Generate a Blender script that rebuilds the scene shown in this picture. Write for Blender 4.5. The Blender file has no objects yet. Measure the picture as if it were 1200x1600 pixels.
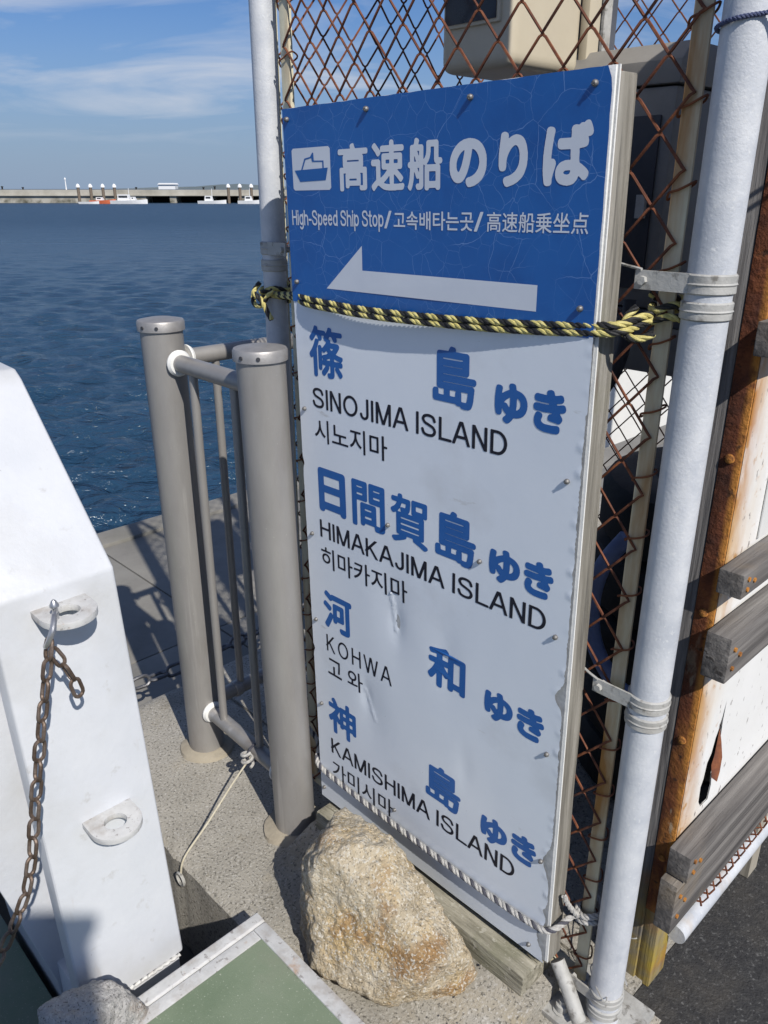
import bpy, bmesh, math, random
import numpy as np
from mathutils import Vector, noise
from mathutils.geometry import tessellate_polygon
random.seed(7)
R = math.radians
sc = bpy.context.scene
COL = sc.collection

# ------------------------------------------------------------------ camera
CAMZ = 1.5
cam = bpy.data.cameras.new('camera')
cam.sensor_fit = 'VERTICAL'; cam.sensor_height = 36.0; cam.sensor_width = 27.0
cam.lens = 1250 / 1600 * 36.0
cam.clip_start = 0.02; cam.clip_end = 20000
cam_o = bpy.data.objects.new('camera', cam); COL.objects.link(cam_o)
cam_o.location = (0, 0, CAMZ)
cam_o.rotation_euler = (math.pi / 2 - math.atan(505 / 1250), 0, 0)
sc.camera = cam_o

# ------------------------------------------------------------------ sun, sky, exposure
SUN_EL = R(43.0)
SUN_DIR = Vector((0.455, -0.890, 0)).normalized()          # horizontal direction towards the sun
sun_vec = Vector((SUN_DIR.x * math.cos(SUN_EL), SUN_DIR.y * math.cos(SUN_EL), math.sin(SUN_EL)))
sun = bpy.data.lights.new('sun', 'SUN'); sun.energy = 4.9; sun.angle = R(0.53); sun.color = (1.0, 0.95, 0.87)
sun_o = bpy.data.objects.new('sun', sun); COL.objects.link(sun_o)
sun_o.rotation_euler = (-sun_vec).to_track_quat('-Z', 'Y').to_euler()
world = bpy.data.worlds.new('World'); sc.world = world; world.use_nodes = True
wt = world.node_tree; wn = wt.nodes; wl = wt.links
bg = wn['Background']; bg.inputs['Strength'].default_value = 0.066
sky = wn.new('ShaderNodeTexSky'); sky.sky_type = 'NISHITA'; sky.sun_disc = False
sky.sun_elevation = SUN_EL
sky.sun_rotation = math.atan2(SUN_DIR.x, SUN_DIR.y)
sky.altitude = 5; sky.air_density = 1.0; sky.dust_density = 0.3; sky.ozone_density = 3.0
tc = wn.new('ShaderNodeTexCoord')
sep = wn.new('ShaderNodeSeparateXYZ'); wl.new(tc.outputs['Generated'], sep.inputs[0])
zz = wn.new('ShaderNodeMath'); zz.operation = 'ADD'; zz.inputs[1].default_value = 0.12; wl.new(sep.outputs[2], zz.inputs[0])
zm = wn.new('ShaderNodeMath'); zm.operation = 'MAXIMUM'; zm.inputs[1].default_value = 0.05; wl.new(zz.outputs[0], zm.inputs[0])
dx = wn.new('ShaderNodeMath'); dx.operation = 'DIVIDE'; wl.new(sep.outputs[0], dx.inputs[0]); wl.new(zm.outputs[0], dx.inputs[1])
dy = wn.new('ShaderNodeMath'); dy.operation = 'DIVIDE'; wl.new(sep.outputs[1], dy.inputs[0]); wl.new(zm.outputs[0], dy.inputs[1])
cmb = wn.new('ShaderNodeCombineXYZ'); wl.new(dx.outputs[0], cmb.inputs[0]); wl.new(dy.outputs[0], cmb.inputs[1])
mp = wn.new('ShaderNodeMapping'); mp.inputs['Scale'].default_value = (0.62, 0.9, 1); mp.inputs['Location'].default_value = (3.1, 1.7, 0); wl.new(cmb.outputs[0], mp.inputs[0])
cn = wn.new('ShaderNodeTexNoise'); cn.inputs['Scale'].default_value = 1.35; cn.inputs['Detail'].default_value = 7; cn.inputs['Roughness'].default_value = 0.55; cn.inputs['Distortion'].default_value = 0.6
wl.new(mp.outputs[0], cn.inputs['Vector'])
cr = wn.new('ShaderNodeValToRGB'); cr.color_ramp.elements[0].position = 0.475; cr.color_ramp.elements[0].color = (0, 0, 0, 1)
cr.color_ramp.elements[1].position = 0.68; cr.color_ramp.elements[1].color = (0.75, 0.75, 0.75, 1); wl.new(cn.outputs[0], cr.inputs[0])
tint = wn.new('ShaderNodeMix'); tint.data_type = 'RGBA'; tint.blend_type = 'MULTIPLY'; tint.inputs['Factor'].default_value = 1.0; tint.inputs['B'].default_value = (.66, .92, 1.32, 1)
wl.new(sky.outputs[0], tint.inputs['A'])
hz = wn.new('ShaderNodeMapRange'); hz.interpolation_type = 'SMOOTHSTEP'; hz.inputs['From Min'].default_value = .22; hz.inputs['From Max'].default_value = -.02; hz.inputs['To Max'].default_value = .92; wl.new(sep.outputs[2], hz.inputs['Value'])
haze = wn.new('ShaderNodeMix'); haze.data_type = 'RGBA'; haze.inputs['B'].default_value = (4.1, 5.4, 7.6, 1)
wl.new(hz.outputs[0], haze.inputs['Factor']); wl.new(tint.outputs['Result'], haze.inputs['A'])
mixc = wn.new('ShaderNodeMix'); mixc.data_type = 'RGBA'; mixc.inputs['B'].default_value = (9.2, 9.8, 11.0, 1)
cf = wn.new('ShaderNodeMapRange'); cf.interpolation_type = 'SMOOTHSTEP'; cf.inputs['From Min'].default_value = .02; cf.inputs['From Max'].default_value = .12; wl.new(sep.outputs[2], cf.inputs['Value'])
cm = wn.new('ShaderNodeMath'); cm.operation = 'MULTIPLY'; wl.new(cr.outputs[0], cm.inputs[0]); wl.new(cf.outputs[0], cm.inputs[1]); wl.new(cm.outputs[0], mixc.inputs['Factor']); wl.new(haze.outputs['Result'], mixc.inputs['A']); wl.new(mixc.outputs['Result'], bg.inputs[0])
sc.view_settings.view_transform = 'Standard'; sc.view_settings.look = 'None'
sc.view_settings.gamma = 1.0; sc.view_settings.exposure = 0.0; sc.view_settings.use_curve_mapping = False

# ------------------------------------------------------------------ the local frame: u along the sign, b behind it, z up
AZ = 0.8014
ORG = Vector((-0.1526, 1.5691, 0))
UU = Vector((math.cos(AZ), -math.sin(AZ), 0)); BB = Vector((math.sin(AZ), math.cos(AZ), 0))
def F(u, b, z=0.0): return ORG + UU * u + BB * b + Vector((0, 0, z))

# ------------------------------------------------------------------ materials
MATS = {}
def mat(name, cols, scale=20, rough=0.6, bump=0.0, bscale=None, metal=0.0, detail=6, stretch=None, pos=None, spec=0.5, rvar=0.0, bdist=0.004):
    """noise-driven colour ramp + bump, in object space"""
    if name in MATS: return MATS[name]
    m = bpy.data.materials.new(name); m.use_nodes = True; nt = m.node_tree; N = nt.nodes; L = nt.links
    p = N['Principled BSDF']; p.inputs['Roughness'].default_value = rough; p.inputs['Metallic'].default_value = metal
    p.inputs['Specular IOR Level'].default_value = spec
    t = N.new('ShaderNodeTexCoord'); mpn = N.new('ShaderNodeMapping'); L.new(t.outputs['Object'], mpn.inputs[0])
    if stretch: mpn.inputs['Scale'].default_value = stretch
    nz = N.new('ShaderNodeTexNoise'); nz.inputs['Scale'].default_value = scale; nz.inputs['Detail'].default_value = detail; nz.inputs['Roughness'].default_value = 0.62
    L.new(mpn.outputs[0], nz.inputs['Vector'])
    r = N.new('ShaderNodeValToRGB'); els = r.color_ramp.elements
    k = len(cols); ps = pos or [0.3 + 0.4 * i / max(1, k - 1) for i in range(k)]
    while len(els) < k: els.new(0.5)
    for i, c in enumerate(cols):
        els[i].position = ps[i]; els[i].color = (*c, 1)
    L.new(nz.outputs['Fac'], r.inputs[0]); L.new(r.outputs[0], p.inputs['Base Color'])
    if rvar:
        mr = N.new('ShaderNodeMapRange'); mr.inputs['To Min'].default_value = rough - rvar; mr.inputs['To Max'].default_value = rough + rvar
        L.new(nz.outputs['Fac'], mr.inputs['Value']); L.new(mr.outputs[0], p.inputs['Roughness'])
    if bump:
        n2 = N.new('ShaderNodeTexNoise'); n2.inputs['Scale'].default_value = bscale or scale; n2.inputs['Detail'].default_value = 8; n2.inputs['Roughness'].default_value = 0.65
        L.new(mpn.outputs[0], n2.inputs['Vector'])
        bp = N.new('ShaderNodeBump'); bp.inputs['Strength'].default_value = bump; bp.inputs['Distance'].default_value = bdist
        L.new(n2.outputs['Fac'], bp.inputs['Height']); L.new(bp.outputs[0], p.inputs['Normal'])
    MATS[name] = m; return m
def nodes_of(m):
    nt = m.node_tree
    p = nt.nodes['Principled BSDF']
    return nt, nt.nodes, nt.links, p
def overlay(m, col, scale, lo, hi, kind='noise', stretch=None, detail=6, rough=None, amount=1.0, rand=1.0, axis_mask=None):
    """lay spots/streaks of another colour over a material's colour"""
    nt, N, L, p = nodes_of(m)
    src = p.inputs['Base Color'].links[0].from_socket
    t = N.new('ShaderNodeTexCoord'); mpn = N.new('ShaderNodeMapping'); L.new(t.outputs['Object'], mpn.inputs[0])
    if stretch: mpn.inputs['Scale'].default_value = stretch
    if kind == 'noise':
        x = N.new('ShaderNodeTexNoise'); x.inputs['Scale'].default_value = scale; x.inputs['Detail'].default_value = detail; x.inputs['Roughness'].default_value = 0.6; out = x.outputs['Fac']
    else:
        x = N.new('ShaderNodeTexVoronoi'); x.inputs['Scale'].default_value = scale
        if kind == 'edge': x.feature = 'DISTANCE_TO_EDGE'
        x.inputs['Randomness'].default_value = rand
        out = x.outputs['Distance']
    L.new(mpn.outputs[0], x.inputs['Vector'])
    mr = N.new('ShaderNodeMapRange'); mr.inputs['From Min'].default_value = lo; mr.inputs['From Max'].default_value = hi
    mr.inputs['To Max'].default_value = amount
    L.new(out, mr.inputs['Value']); fac = mr.outputs[0]
    if axis_mask:                                   # (axis, from, to): fades the overlay along an object axis
        sp = N.new('ShaderNodeSeparateXYZ'); L.new(t.outputs['Object'], sp.inputs[0])
        m2 = N.new('ShaderNodeMapRange'); m2.inputs['From Min'].default_value = axis_mask[1]; m2.inputs['From Max'].default_value = axis_mask[2]
        L.new(sp.outputs[axis_mask[0]], m2.inputs['Value'])
        ml = N.new('ShaderNodeMath'); ml.operation = 'MULTIPLY'; ml.use_clamp = True
        L.new(fac, ml.inputs[0]); L.new(m2.outputs[0], ml.inputs[1]); fac = ml.outputs[0]
    mx = N.new('ShaderNodeMix'); mx.data_type = 'RGBA'; mx.inputs['B'].default_value = (*col, 1)
    L.new(fac, mx.inputs['Factor']); L.new(src, mx.inputs['A']); L.new(mx.outputs['Result'], p.inputs['Base Color'])
    return m

white_paint = mat('white_paint', [(.52, .54, .575), (.585, .60, .63)], 5, 0.42, 0.22, 60, rvar=.08)
overlay(white_paint, (.43, .43, .42), 3.0, .50, .72, amount=.7)
overlay(white_paint, (.38, .37, .35), 30, .64, .74, amount=.5)
overlay(white_paint, (.22, .20, .18), 70, .71, .74, amount=.5, stretch=(1, 1, .5))
overlay(white_paint, (.38, .29, .20), 8, .62, .76, stretch=(1, 1, .12), amount=.7)
chip_white = mat('chipped_white', [(.46, .46, .455), (.58, .58, .575)], 30, 0.55, 0.3, 120)
overlay(chip_white, (.22, .20, .19), 75, .61, .66, amount=.75)
overlay(chip_white, (.36, .33, .30), 22, .50, .66, amount=.75)
overlay(chip_white, (.40, .22, .10), 14, .66, .74, amount=.7)
galv = mat('galvanised_paint', [(.45, .475, .52), (.53, .55, .585), (.60, .615, .64)], 22, 0.5, 0.25, 220, rvar=.1)
overlay(galv, (.40, .29, .17), 9, .58, .72, stretch=(1, 1, .10), amount=.6)
overlay(galv, (.30, .33, .38), 5, .54, .70, stretch=(1, 1, .4), amount=.5)
overlay(galv, (.25, .27, .30), 70, .70, .76, amount=.7)
bracket_m = mat('bracket_grey', [(.34, .34, .325), (.46, .455, .435)], 30, 0.6, 0.35, 110)
overlay(bracket_m, (.15, .14, .125), 50, .56, .66, amount=.85)
overlay(bracket_m, (.24, .22, .19), 12, .50, .68, amount=.6)
bronze = mat('bronze_steel', [(.285, .274, .262), (.345, .333, .32)], 14, 0.42, 0.10, 240, metal=0.35, stretch=(1, 1, .3), rvar=.06)
overlay(bronze, (.52, .50, .48), 20, .60, .70, stretch=(1, 1, .06), amount=.55)
overlay(bronze, (.20, .17, .145), 6, .54, .70, stretch=(1, 1, .3), amount=.5)
overlay(bronze, (.46, .44, .41), 160, .68, .71, amount=.6)
steel_cap = mat('steel_cap', [(.30, .29, .285), (.37, .36, .355)], 60, 0.5, 0.1, 300, metal=0.5)
white_plastic = mat('white_plastic', [(.70, .70, .68), (.78, .78, .76)], 40, .5)
screw_m = mat('screw_steel', [(.14, .135, .13), (.30, .29, .28)], 300, 0.5, 0.2, 500, metal=0.6)
sheet_white = mat('sheet_white', [(.66, .71, .785), (.71, .755, .82)], 5, 0.34, 0.05, 70, rvar=.06)  # white sheet, with a faint blue of reflected sky put into the base colour
overlay(sheet_white, (.50, .52, .55), 3.5, .56, .78, amount=.6)
overlay(sheet_white, (.28, .28, .29), 110, .715, .75, amount=.8)
overlay(sheet_white, (.36, .34, .31), 16, .665, .72, stretch=(.35, 1, 1), amount=.55)
sheet_blue = mat('sheet_blue', [(.008, .088, .33), (.013, .112, .38)], 4, 0.36, 0.05, 60)
overlay(sheet_blue, (.004, .05, .23), 5, .52, .75, amount=.6)
def cracks(m, col, scale, width, amount, seed):
    nt, N, L, p = nodes_of(m); src = p.inputs['Base Color'].links[0].from_socket
    t = N.new('ShaderNodeTexCoord'); mpn = N.new('ShaderNodeMapping'); mpn.inputs['Location'].default_value = (seed, seed * .7, 0); L.new(t.outputs['Object'], mpn.inputs[0])
    nz = N.new('ShaderNodeTexNoise'); nz.inputs['Scale'].default_value = 7; nz.inputs['Detail'].default_value = 5; L.new(mpn.outputs[0], nz.inputs['Vector'])
    sb = N.new('ShaderNodeVectorMath'); sb.operation = 'SCALE'; sb.inputs['Scale'].default_value = .08; L.new(nz.outputs['Color'], sb.inputs[0])
    ad = N.new('ShaderNodeVectorMath'); ad.operation = 'ADD'; L.new(mpn.outputs[0], ad.inputs[0]); L.new(sb.outputs[0], ad.inputs[1])
    v = N.new('ShaderNodeTexVoronoi'); v.feature = 'DISTANCE_TO_EDGE'; v.voronoi_dimensions = '2D'; v.inputs['Scale'].default_value = scale; L.new(ad.outputs[0], v.inputs['Vector'])
    lt = N.new('ShaderNodeMapRange'); lt.inputs['From Min'].default_value = width; lt.inputs['From Max'].default_value = width * .3; L.new(v.outputs['Distance'], lt.inputs['Value'])
    n2 = N.new('ShaderNodeTexNoise'); n2.inputs['Scale'].default_value = 11; n2.inputs['Detail'].default_value = 3; L.new(mpn.outputs[0], n2.inputs['Vector'])
    m2 = N.new('ShaderNodeMapRange'); m2.inputs['From Min'].default_value = .38; m2.inputs['From Max'].default_value = .56; m2.inputs['To Max'].default_value = amount; L.new(n2.outputs['Fac'], m2.inputs['Value'])
    ml = N.new('ShaderNodeMath'); ml.operation = 'MULTIPLY'; ml.use_clamp = True; L.new(lt.outputs[0], ml.inputs[0]); L.new(m2.outputs[0], ml.inputs[1])
    mx = N.new('ShaderNodeMix'); mx.data_type = 'RGBA'; mx.inputs['B'].default_value = (*col, 1); L.new(ml.outputs[0], mx.inputs['Factor']); L.new(src, mx.inputs['A']); L.new(mx.outputs['Result'], p.inputs['Base Color'])
cracks(sheet_blue, (.22, .36, .66), 15, .009, .55, 1.3)
cracks(sheet_blue, (.20, .34, .62), 34, .014, .40, 5.1)
sheet_edge = mat('sheet_edge', [(.72, .72, .70), (.80, .80, .79)], 40, .5, .2, 200)
film_torn = mat('torn_film', [(.30, .31, .32), (.46, .47, .48)], 60, .6, .3, 200)
letter_white = mat('letter_white', [(.56, .60, .68), (.62, .66, .73)], 8, 0.4)
letter_blue = mat('letter_blue', [(.012, .092, .32), (.020, .118, .38)], 5, 0.4, spec=.35)
letter_black = mat('letter_black', [(.008, .009, .018), (.014, .015, .026)], 8, 0.5, spec=.25)
wood_pale = mat('wood_pale_z', [(.20, .18, .14), (.33, .30, .245), (.42, .39, .33)], 30, .8, .35, 60, stretch=(1, 1, .06))
overlay(wood_pale, (.10, .07, .05), 12, .66, .74, stretch=(1, 1, .25), amount=.7)
wood_sleeper = mat('wood_sleeper_x', [(.13, .12, .085), (.29, .27, .21), (.46, .43, .35)], 55, .92, 1.0, 50, stretch=(.14, 1, 1), bdist=.01)
overlay(wood_sleeper, (.06, .052, .035), 60, .58, .64, stretch=(.06, 1, 1), amount=.8)
overlay(wood_sleeper, (.12, .13, .06), 7, .54, .68, amount=.35)
overlay(wood_sleeper, (.46, .44, .37), 70, .60, .66, amount=.7)
wood_grey_z = mat('wood_grey_z', [(.06, .058, .06), (.16, .152, .15), (.26, .25, .245)], 60, .85, .9, 90, stretch=(1, 1, .05))
overlay(wood_grey_z, (.42, .30, .03), 5, .36, .50, axis_mask=(2, .30, .05), amount=.9)
overlay(wood_grey_z, (.36, .13, .03), 7, .50, .62, axis_mask=(2, .45, .12), amount=.5)
wood_grey_y = mat('wood_grey_y', [(.05, .046, .045), (.135, .125, .118), (.25, .235, .22)], 40, .85, .9, 60, stretch=(1, .035, 1), bdist=.006)
overlay(wood_grey_y, (.035, .03, .028), 60, .62, .66, stretch=(1, .03, 1), amount=.9)
overlay(wood_grey_y, (.24, .19, .13), 5, .55, .70, amount=.6)
rust = mat('rust_plate', [(.045, .016, .010), (.10, .030, .014), (.17, .050, .018), (.25, .085, .025)], 20, .88, 1.0, 70, bdist=.006)
overlay(rust, (.46, .19, .035), 12, .50, .58, axis_mask=(2, .90, .45), amount=.5, stretch=(1, 1, .35))
overlay(rust, (.52, .22, .04), 24, .34, .52, axis_mask=(0, -.011, -.003), amount=.9)
overlay(rust, (.03, .014, .01), 40, .60, .66, amount=.8)
overlay(rust, (.42, .36, .26), 26, .62, .67, axis_mask=(2, .95, .55), amount=.7, stretch=(1, 1, .3))
rust_wire = mat('rust_wire', [(.05, .02, .014), (.14, .046, .022), (.25, .085, .03)], 30, .8, .3, 200)
dark_wire = mat('dark_wire', [(.03, .022, .02), (.09, .05, .035)], 40, .75, .3, 200)
cream_bar = mat('cream_bar', [(.58, .54, .39), (.67, .63, .48)], 12, .6, .1, 150)
overlay(cream_bar, (.34, .16, .04), 7, .50, .64, stretch=(1, 1, .16))
wall_white = mat('wall_white', [(.74, .74, .72), (.80, .80, .79)], 8, .5, .15, 70)
overlay(wall_white, (.42, .17, .03), 14, .36, .56, axis_mask=(1, -.225, -.288), stretch=(1, 1, .4))
overlay(wall_white, (.62, .42, .20), 9, .36, .60, axis_mask=(1, -.17, -.28), stretch=(1, 1, .5), amount=.6)
overlay(wall_white, (.45, .22, .05), 30, .60, .68, axis_mask=(1, -.15, -.25), amount=.8)
overlay(wall_white, (.12, .09, .08), 75, .63, .67, amount=.8, stretch=(1, 1, .4))
beige = mat('beige_plastic', [(.52, .46, .35), (.57, .51, .39)], 10, .45, .03, 200)
dark_glass = mat('dark_glass', [(.012, .012, .016), (.02, .02, .025)], 10, .12)
grey_plastic = mat('grey_plastic', [(.19, .182, .17), (.25, .24, .225)], 12, .5, .05, 150)
dark_plastic = mat('dark_plastic', [(.03, .032, .04), (.05, .052, .06)], 12, .5)
slate_paint = mat('slate_paint', [(.07, .075, .09), (.10, .105, .12)], 12, .5)
overlay(galv, (.62, .63, .64), 130, .60, .66, amount=.6)
rubber = mat('rubber', [(.012, .012, .012), (.028, .027, .026)], 25, .75, .3, 90)
blue_hose_m = mat('blue_hose', [(.20, .27, .50), (.28, .36, .60)], 20, .45)
board_white = mat('board_white', [(.68, .68, .66), (.74, .74, .72)], 12, .5)
red_print = mat('red_print', [(.50, .03, .03), (.60, .05, .04)], 12, .5)
rope_yellow = mat('rope_yellow', [(.36, .31, .10), (.55, .48, .17), (.62, .56, .25)], 90, .6, .4, 420)
rope_black = mat('rope_black', [(.006, .006, .007), (.016, .016, .017)], 90, .6, .4, 420)
rope_white = mat('rope_white', [(.30, .29, .28), (.44, .43, .41), (.54, .53, .50)], 120, .75, .6, 500)
rope_grey = mat('rope_grey', [(.03, .03, .045), (.10, .10, .12)], 120, .75, .6, 500)
twine_blue = mat('twine_blue', [(.03, .04, .10), (.08, .10, .20)], 120, .7, .4, 500)
cord_m = mat('cord', [(.42, .38, .28), (.56, .52, .42)], 90, .7, .4, 400)
chain_m = mat('chain_rust', [(.07, .05, .038), (.14, .10, .075), (.24, .19, .16)], 30, .5, .3, 200, metal=.6)
chain_dark = mat('chain_dark', [(.10, .10, .11), (.20, .20, .21)], 30, .45, .2, 200, metal=.7)
shackle_m = mat('shackle_steel', [(.40, .40, .41), (.55, .55, .56)], 60, .35, .1, 200, metal=.85)
green_deck = mat('green_deck', [(.135, .18, .115), (.165, .21, .14), (.195, .235, .165)], 7, .75, .35, 500)
overlay(green_deck, (.38, .41, .33), 260, .63, .67, amount=.8)
overlay(green_deck, (.19, .20, .15), 3.5, .52, .68, amount=.6)
overlay(green_deck, (.07, .09, .055), 14, .66, .74, amount=.8)
asphalt_m = mat('asphalt', [(.022, .022, .024), (.038, .038, .039), (.055, .054, .053)], 60, .85, .9, 190, bdist=.006)
overlay(asphalt_m, (.13, .13, .13), 120, .60, .645, amount=.85)
overlay(asphalt_m, (.075, .068, .058), 4, .52, .66, amount=.7)
quay_m = mat('quay_concrete', [(.16, .155, .135), (.21, .20, .18), (.25, .24, .215)], 3.2, .85, .3, 60)
overlay(quay_m, (.40, .39, .36), 7, .70, .73, amount=.5)
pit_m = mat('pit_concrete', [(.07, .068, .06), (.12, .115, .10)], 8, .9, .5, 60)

def aggregate(name, base, dark, light, warm, scale=150):
    m = mat(name, base, 7, .88, .8, 160, bdist=.005)
    overlay(m, warm, 5, .55, .70, amount=.7)
    overlay(m, dark, scale, .545, .63, amount=.9)
    overlay(m, light, scale * 1.1, .55, .64, amount=.85, stretch=(1.1, .9, 1.07))
    overlay(m, dark, 14, .62, .74, amount=.5)
    overlay(m, (.15, .135, .105), 3.2, .52, .70, amount=.55)
    return m
plinth_m = aggregate('plinth_aggregate', [(.28, .262, .225), (.35, .328, .285), (.40, .375, .33)], (.10, .095, .08), (.50, .48, .44), (.36, .30, .20))
def granite(name, cols, stain, stain2, dark, light):
    m = mat(name, cols, 22, .9, 1.0, 60, bdist=.022)
    overlay(m, stain, 6.0, .49, .62, amount=.8)
    overlay(m, stain2, 9, .53, .66, amount=.8)
    overlay(m, dark, 210, .575, .605, amount=.75)
    overlay(m, light, 170, .55, .585, amount=.8, stretch=(1.1, .9, 1.05))
    overlay(m, dark, 34, .63, .70, amount=.5)
    return m
rock_m = granite('granite_warm', [(.41, .335, .22), (.58, .49, .35), (.70, .63, .50)], (.61, .43, .19), (.34, .18, .06), (.17, .135, .09), (.76, .72, .63))
stone_m = granite('granite_grey', [(.38, .365, .35), (.48, .465, .45), (.55, .54, .52)], (.47, .45, .42), (.36, .30, .25), (.12, .115, .11), (.58, .57, .55))

# ------------------------------------------------------------------ mesh helpers
class MB:
    def __init__(s): s.v = []; s.f = []; s.mi = []
    def add(s, vs, fs, mi=0):
        o = len(s.v); s.v += [tuple(v) for v in vs]; s.f += [[i + o for i in f] for f in fs]; s.mi += [mi] * len(fs); return s
    def box(s, x0, x1, y0, y1, z0, z1, mi=0):
        return s.add([(x0, y0, z0), (x1, y0, z0), (x1, y1, z0), (x0, y1, z0), (x0, y0, z1), (x1, y0, z1), (x1, y1, z1), (x0, y1, z1)],
                     [[3, 2, 1, 0], [4, 5, 6, 7], [0, 1, 5, 4], [1, 2, 6, 5], [2, 3, 7, 6], [3, 0, 4, 7]], mi)
    def prism(s, prof, axis, a0, a1, mi=0):
        """closed 2-D profile extruded along axis (0,1,2); the profile holds the two other axes in order"""
        n = len(prof); vs = []
        for a in (a0, a1):
            for p, q in prof:
                c = [p, q]; c.insert(axis, a); vs.append(tuple(c))
        fs = [[i, (i + 1) % n, n + (i + 1) % n, n + i] for i in range(n)] + [list(range(n))[::-1], list(range(n, 2 * n))]
        return s.add(vs, fs, mi)
    def tube(s, path, r, n=10, closed=False, caps=True, mi=0):
        P = [Vector(p) for p in path]; m = len(P); rr = r if hasattr(r, '__len__') else [r] * m
        T = []
        for i in range(m):
            a = P[(i - 1) % m] if (closed or i > 0) else P[i]; b = P[(i + 1) % m] if (closed or i < m - 1) else P[i]
            T.append((b - a).normalized())
        nv = T[0].orthogonal().normalized(); vs = []
        for i in range(m):
            nv = (nv - T[i] * nv.dot(T[i])); nv = nv.normalized() if nv.length > 1e-9 else T[i].orthogonal().normalized()
            bv = T[i].cross(nv)
            for k in range(n):
                a = 2 * math.pi * k / n
                vs.append(P[i] + (nv * math.cos(a) + bv * math.sin(a)) * rr[i])
        fs = []
        for i in range(m if closed else m - 1):
            j = (i + 1) % m
            for k in range(n): fs.append([i * n + k, i * n + (k + 1) % n, j * n + (k + 1) % n, j * n + k])
        if caps and not closed: fs += [list(range(n))[::-1], [(m - 1) * n + k for k in range(n)]]
        return s.add(vs, fs, mi)
    def lathe(s, prof, c=(0, 0, 0), n=32, mi=0):
        vs = []; m = len(prof)
        for r, z in prof:
            for k in range(n):
                a = 2 * math.pi * k / n; vs.append((c[0] + r * math.cos(a), c[1] + r * math.sin(a), c[2] + z))
        fs = [[i * n + k, i * n + (k + 1) % n, (i + 1) * n + (k + 1) % n, (i + 1) * n + k] for i in range(m - 1) for k in range(n)]
        fs += [list(range(n))[::-1], [(m - 1) * n + k for k in range(n)]]
        return s.add(vs, fs, mi)
    def mesh(s, name, mats, off=(0, 0, 0), bevel=0, seg=2, smooth=True, weld=False):
        me = bpy.data.meshes.new(name); me.from_pydata([(a - off[0], b - off[1], c - off[2]) for a, b, c in s.v], [], s.f)
        mats = mats if isinstance(mats, (list, tuple)) else [mats]
        for m in mats: me.materials.append(m)
        me.polygons.foreach_set('material_index', s.mi)
        bm = bmesh.new(); bm.from_mesh(me)
        if weld: bmesh.ops.remove_doubles(bm, verts=bm.verts, dist=1e-5)
        bmesh.ops.recalc_face_normals(bm, faces=bm.faces)
        if bevel: bmesh.ops.bevel(bm, geom=[e for e in bm.edges if e.is_manifold and e.calc_face_angle(0) > .3], offset=bevel, segments=seg, profile=.6, affect='EDGES', clamp_overlap=True)
        bm.to_mesh(me); bm.free()
        if smooth:
            me.polygons.foreach_set('use_smooth', [True] * len(me.polygons)); me.set_sharp_from_angle(angle=R(35))
        me.update(); return me

def tag(o, label=None, cat=None, group=None, kind=None):
    for k, v in (('label', label), ('category', cat), ('group', group), ('kind', kind)):
        if v: o[k] = v
    return o
def thing(name, label, cat, loc=(0, 0, 0), group=None, world=False):
    """an Empty at the thing's base; loc in the sign frame (or world metres), children are built in that same frame"""
    o = bpy.data.objects.new(name, None); COL.objects.link(o); o.empty_display_size = .05
    if world: o.location = loc
    else: o.location = F(*loc); o.rotation_euler = (0, 0, -AZ)
    o['off'] = tuple(float(x) for x in loc)
    return tag(o, label, cat, group)
def off_of(o): return tuple(o['off']) if o is not None and 'off' in o.keys() else (0, 0, 0)
def part(name, mb, mats, parent, label=None, **kw):
    root = parent
    while root.parent: root = root.parent
    o = bpy.data.objects.new(name, mb.mesh(name, mats, off_of(root), **kw)); COL.objects.link(o); o.parent = parent
    if label: o['label'] = label
    return o
def single(name, mb, mats, label, cat, group=None, loc=(0, 0, 0), kind=None, world=False, **kw):
    o = bpy.data.objects.new(name, mb.mesh(name, mats, loc, **kw)); COL.objects.link(o)
    if world: o.location = loc
    else: o.location = F(*loc); o.rotation_euler = (0, 0, -AZ)
    return tag(o, label, cat, group, kind)
def link_part(name, me, parent, loc=(0, 0, 0), rot=None):
    o = bpy.data.objects.new(name, me); COL.objects.link(o); o.parent = parent; o.location = loc
    if rot is not None: o.rotation_euler = rot
    return o
def spline(pts, n=12, closed=False):
    P = [Vector(p) for p in pts]; out = []; m = len(P)
    for i in range(m if closed else m - 1):
        g = (lambda k: P[k % m]) if closed else (lambda k: P[min(max(k, 0), m - 1)])
        a, b, c, d = g(i - 1), g(i), g(i + 1), g(i + 2)
        for k in range(n):
            t = k / n
            out.append(.5 * ((2 * b) + (c - a) * t + (2 * a - 5 * b + 4 * c - d) * t * t + (3 * b - a - 3 * c + d) * t ** 3))
    if not closed: out.append(P[-1])
    return out
def resample(path, step):
    out = [path[0]]; acc = 0
    for a, b in zip(path, path[1:]):
        L = (b - a).length
        if L < 1e-9: continue
        d = step - acc
        while d <= L: out.append(a + (b - a) * (d / L)); d += step
        acc = L - (d - step)
    return out

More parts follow.
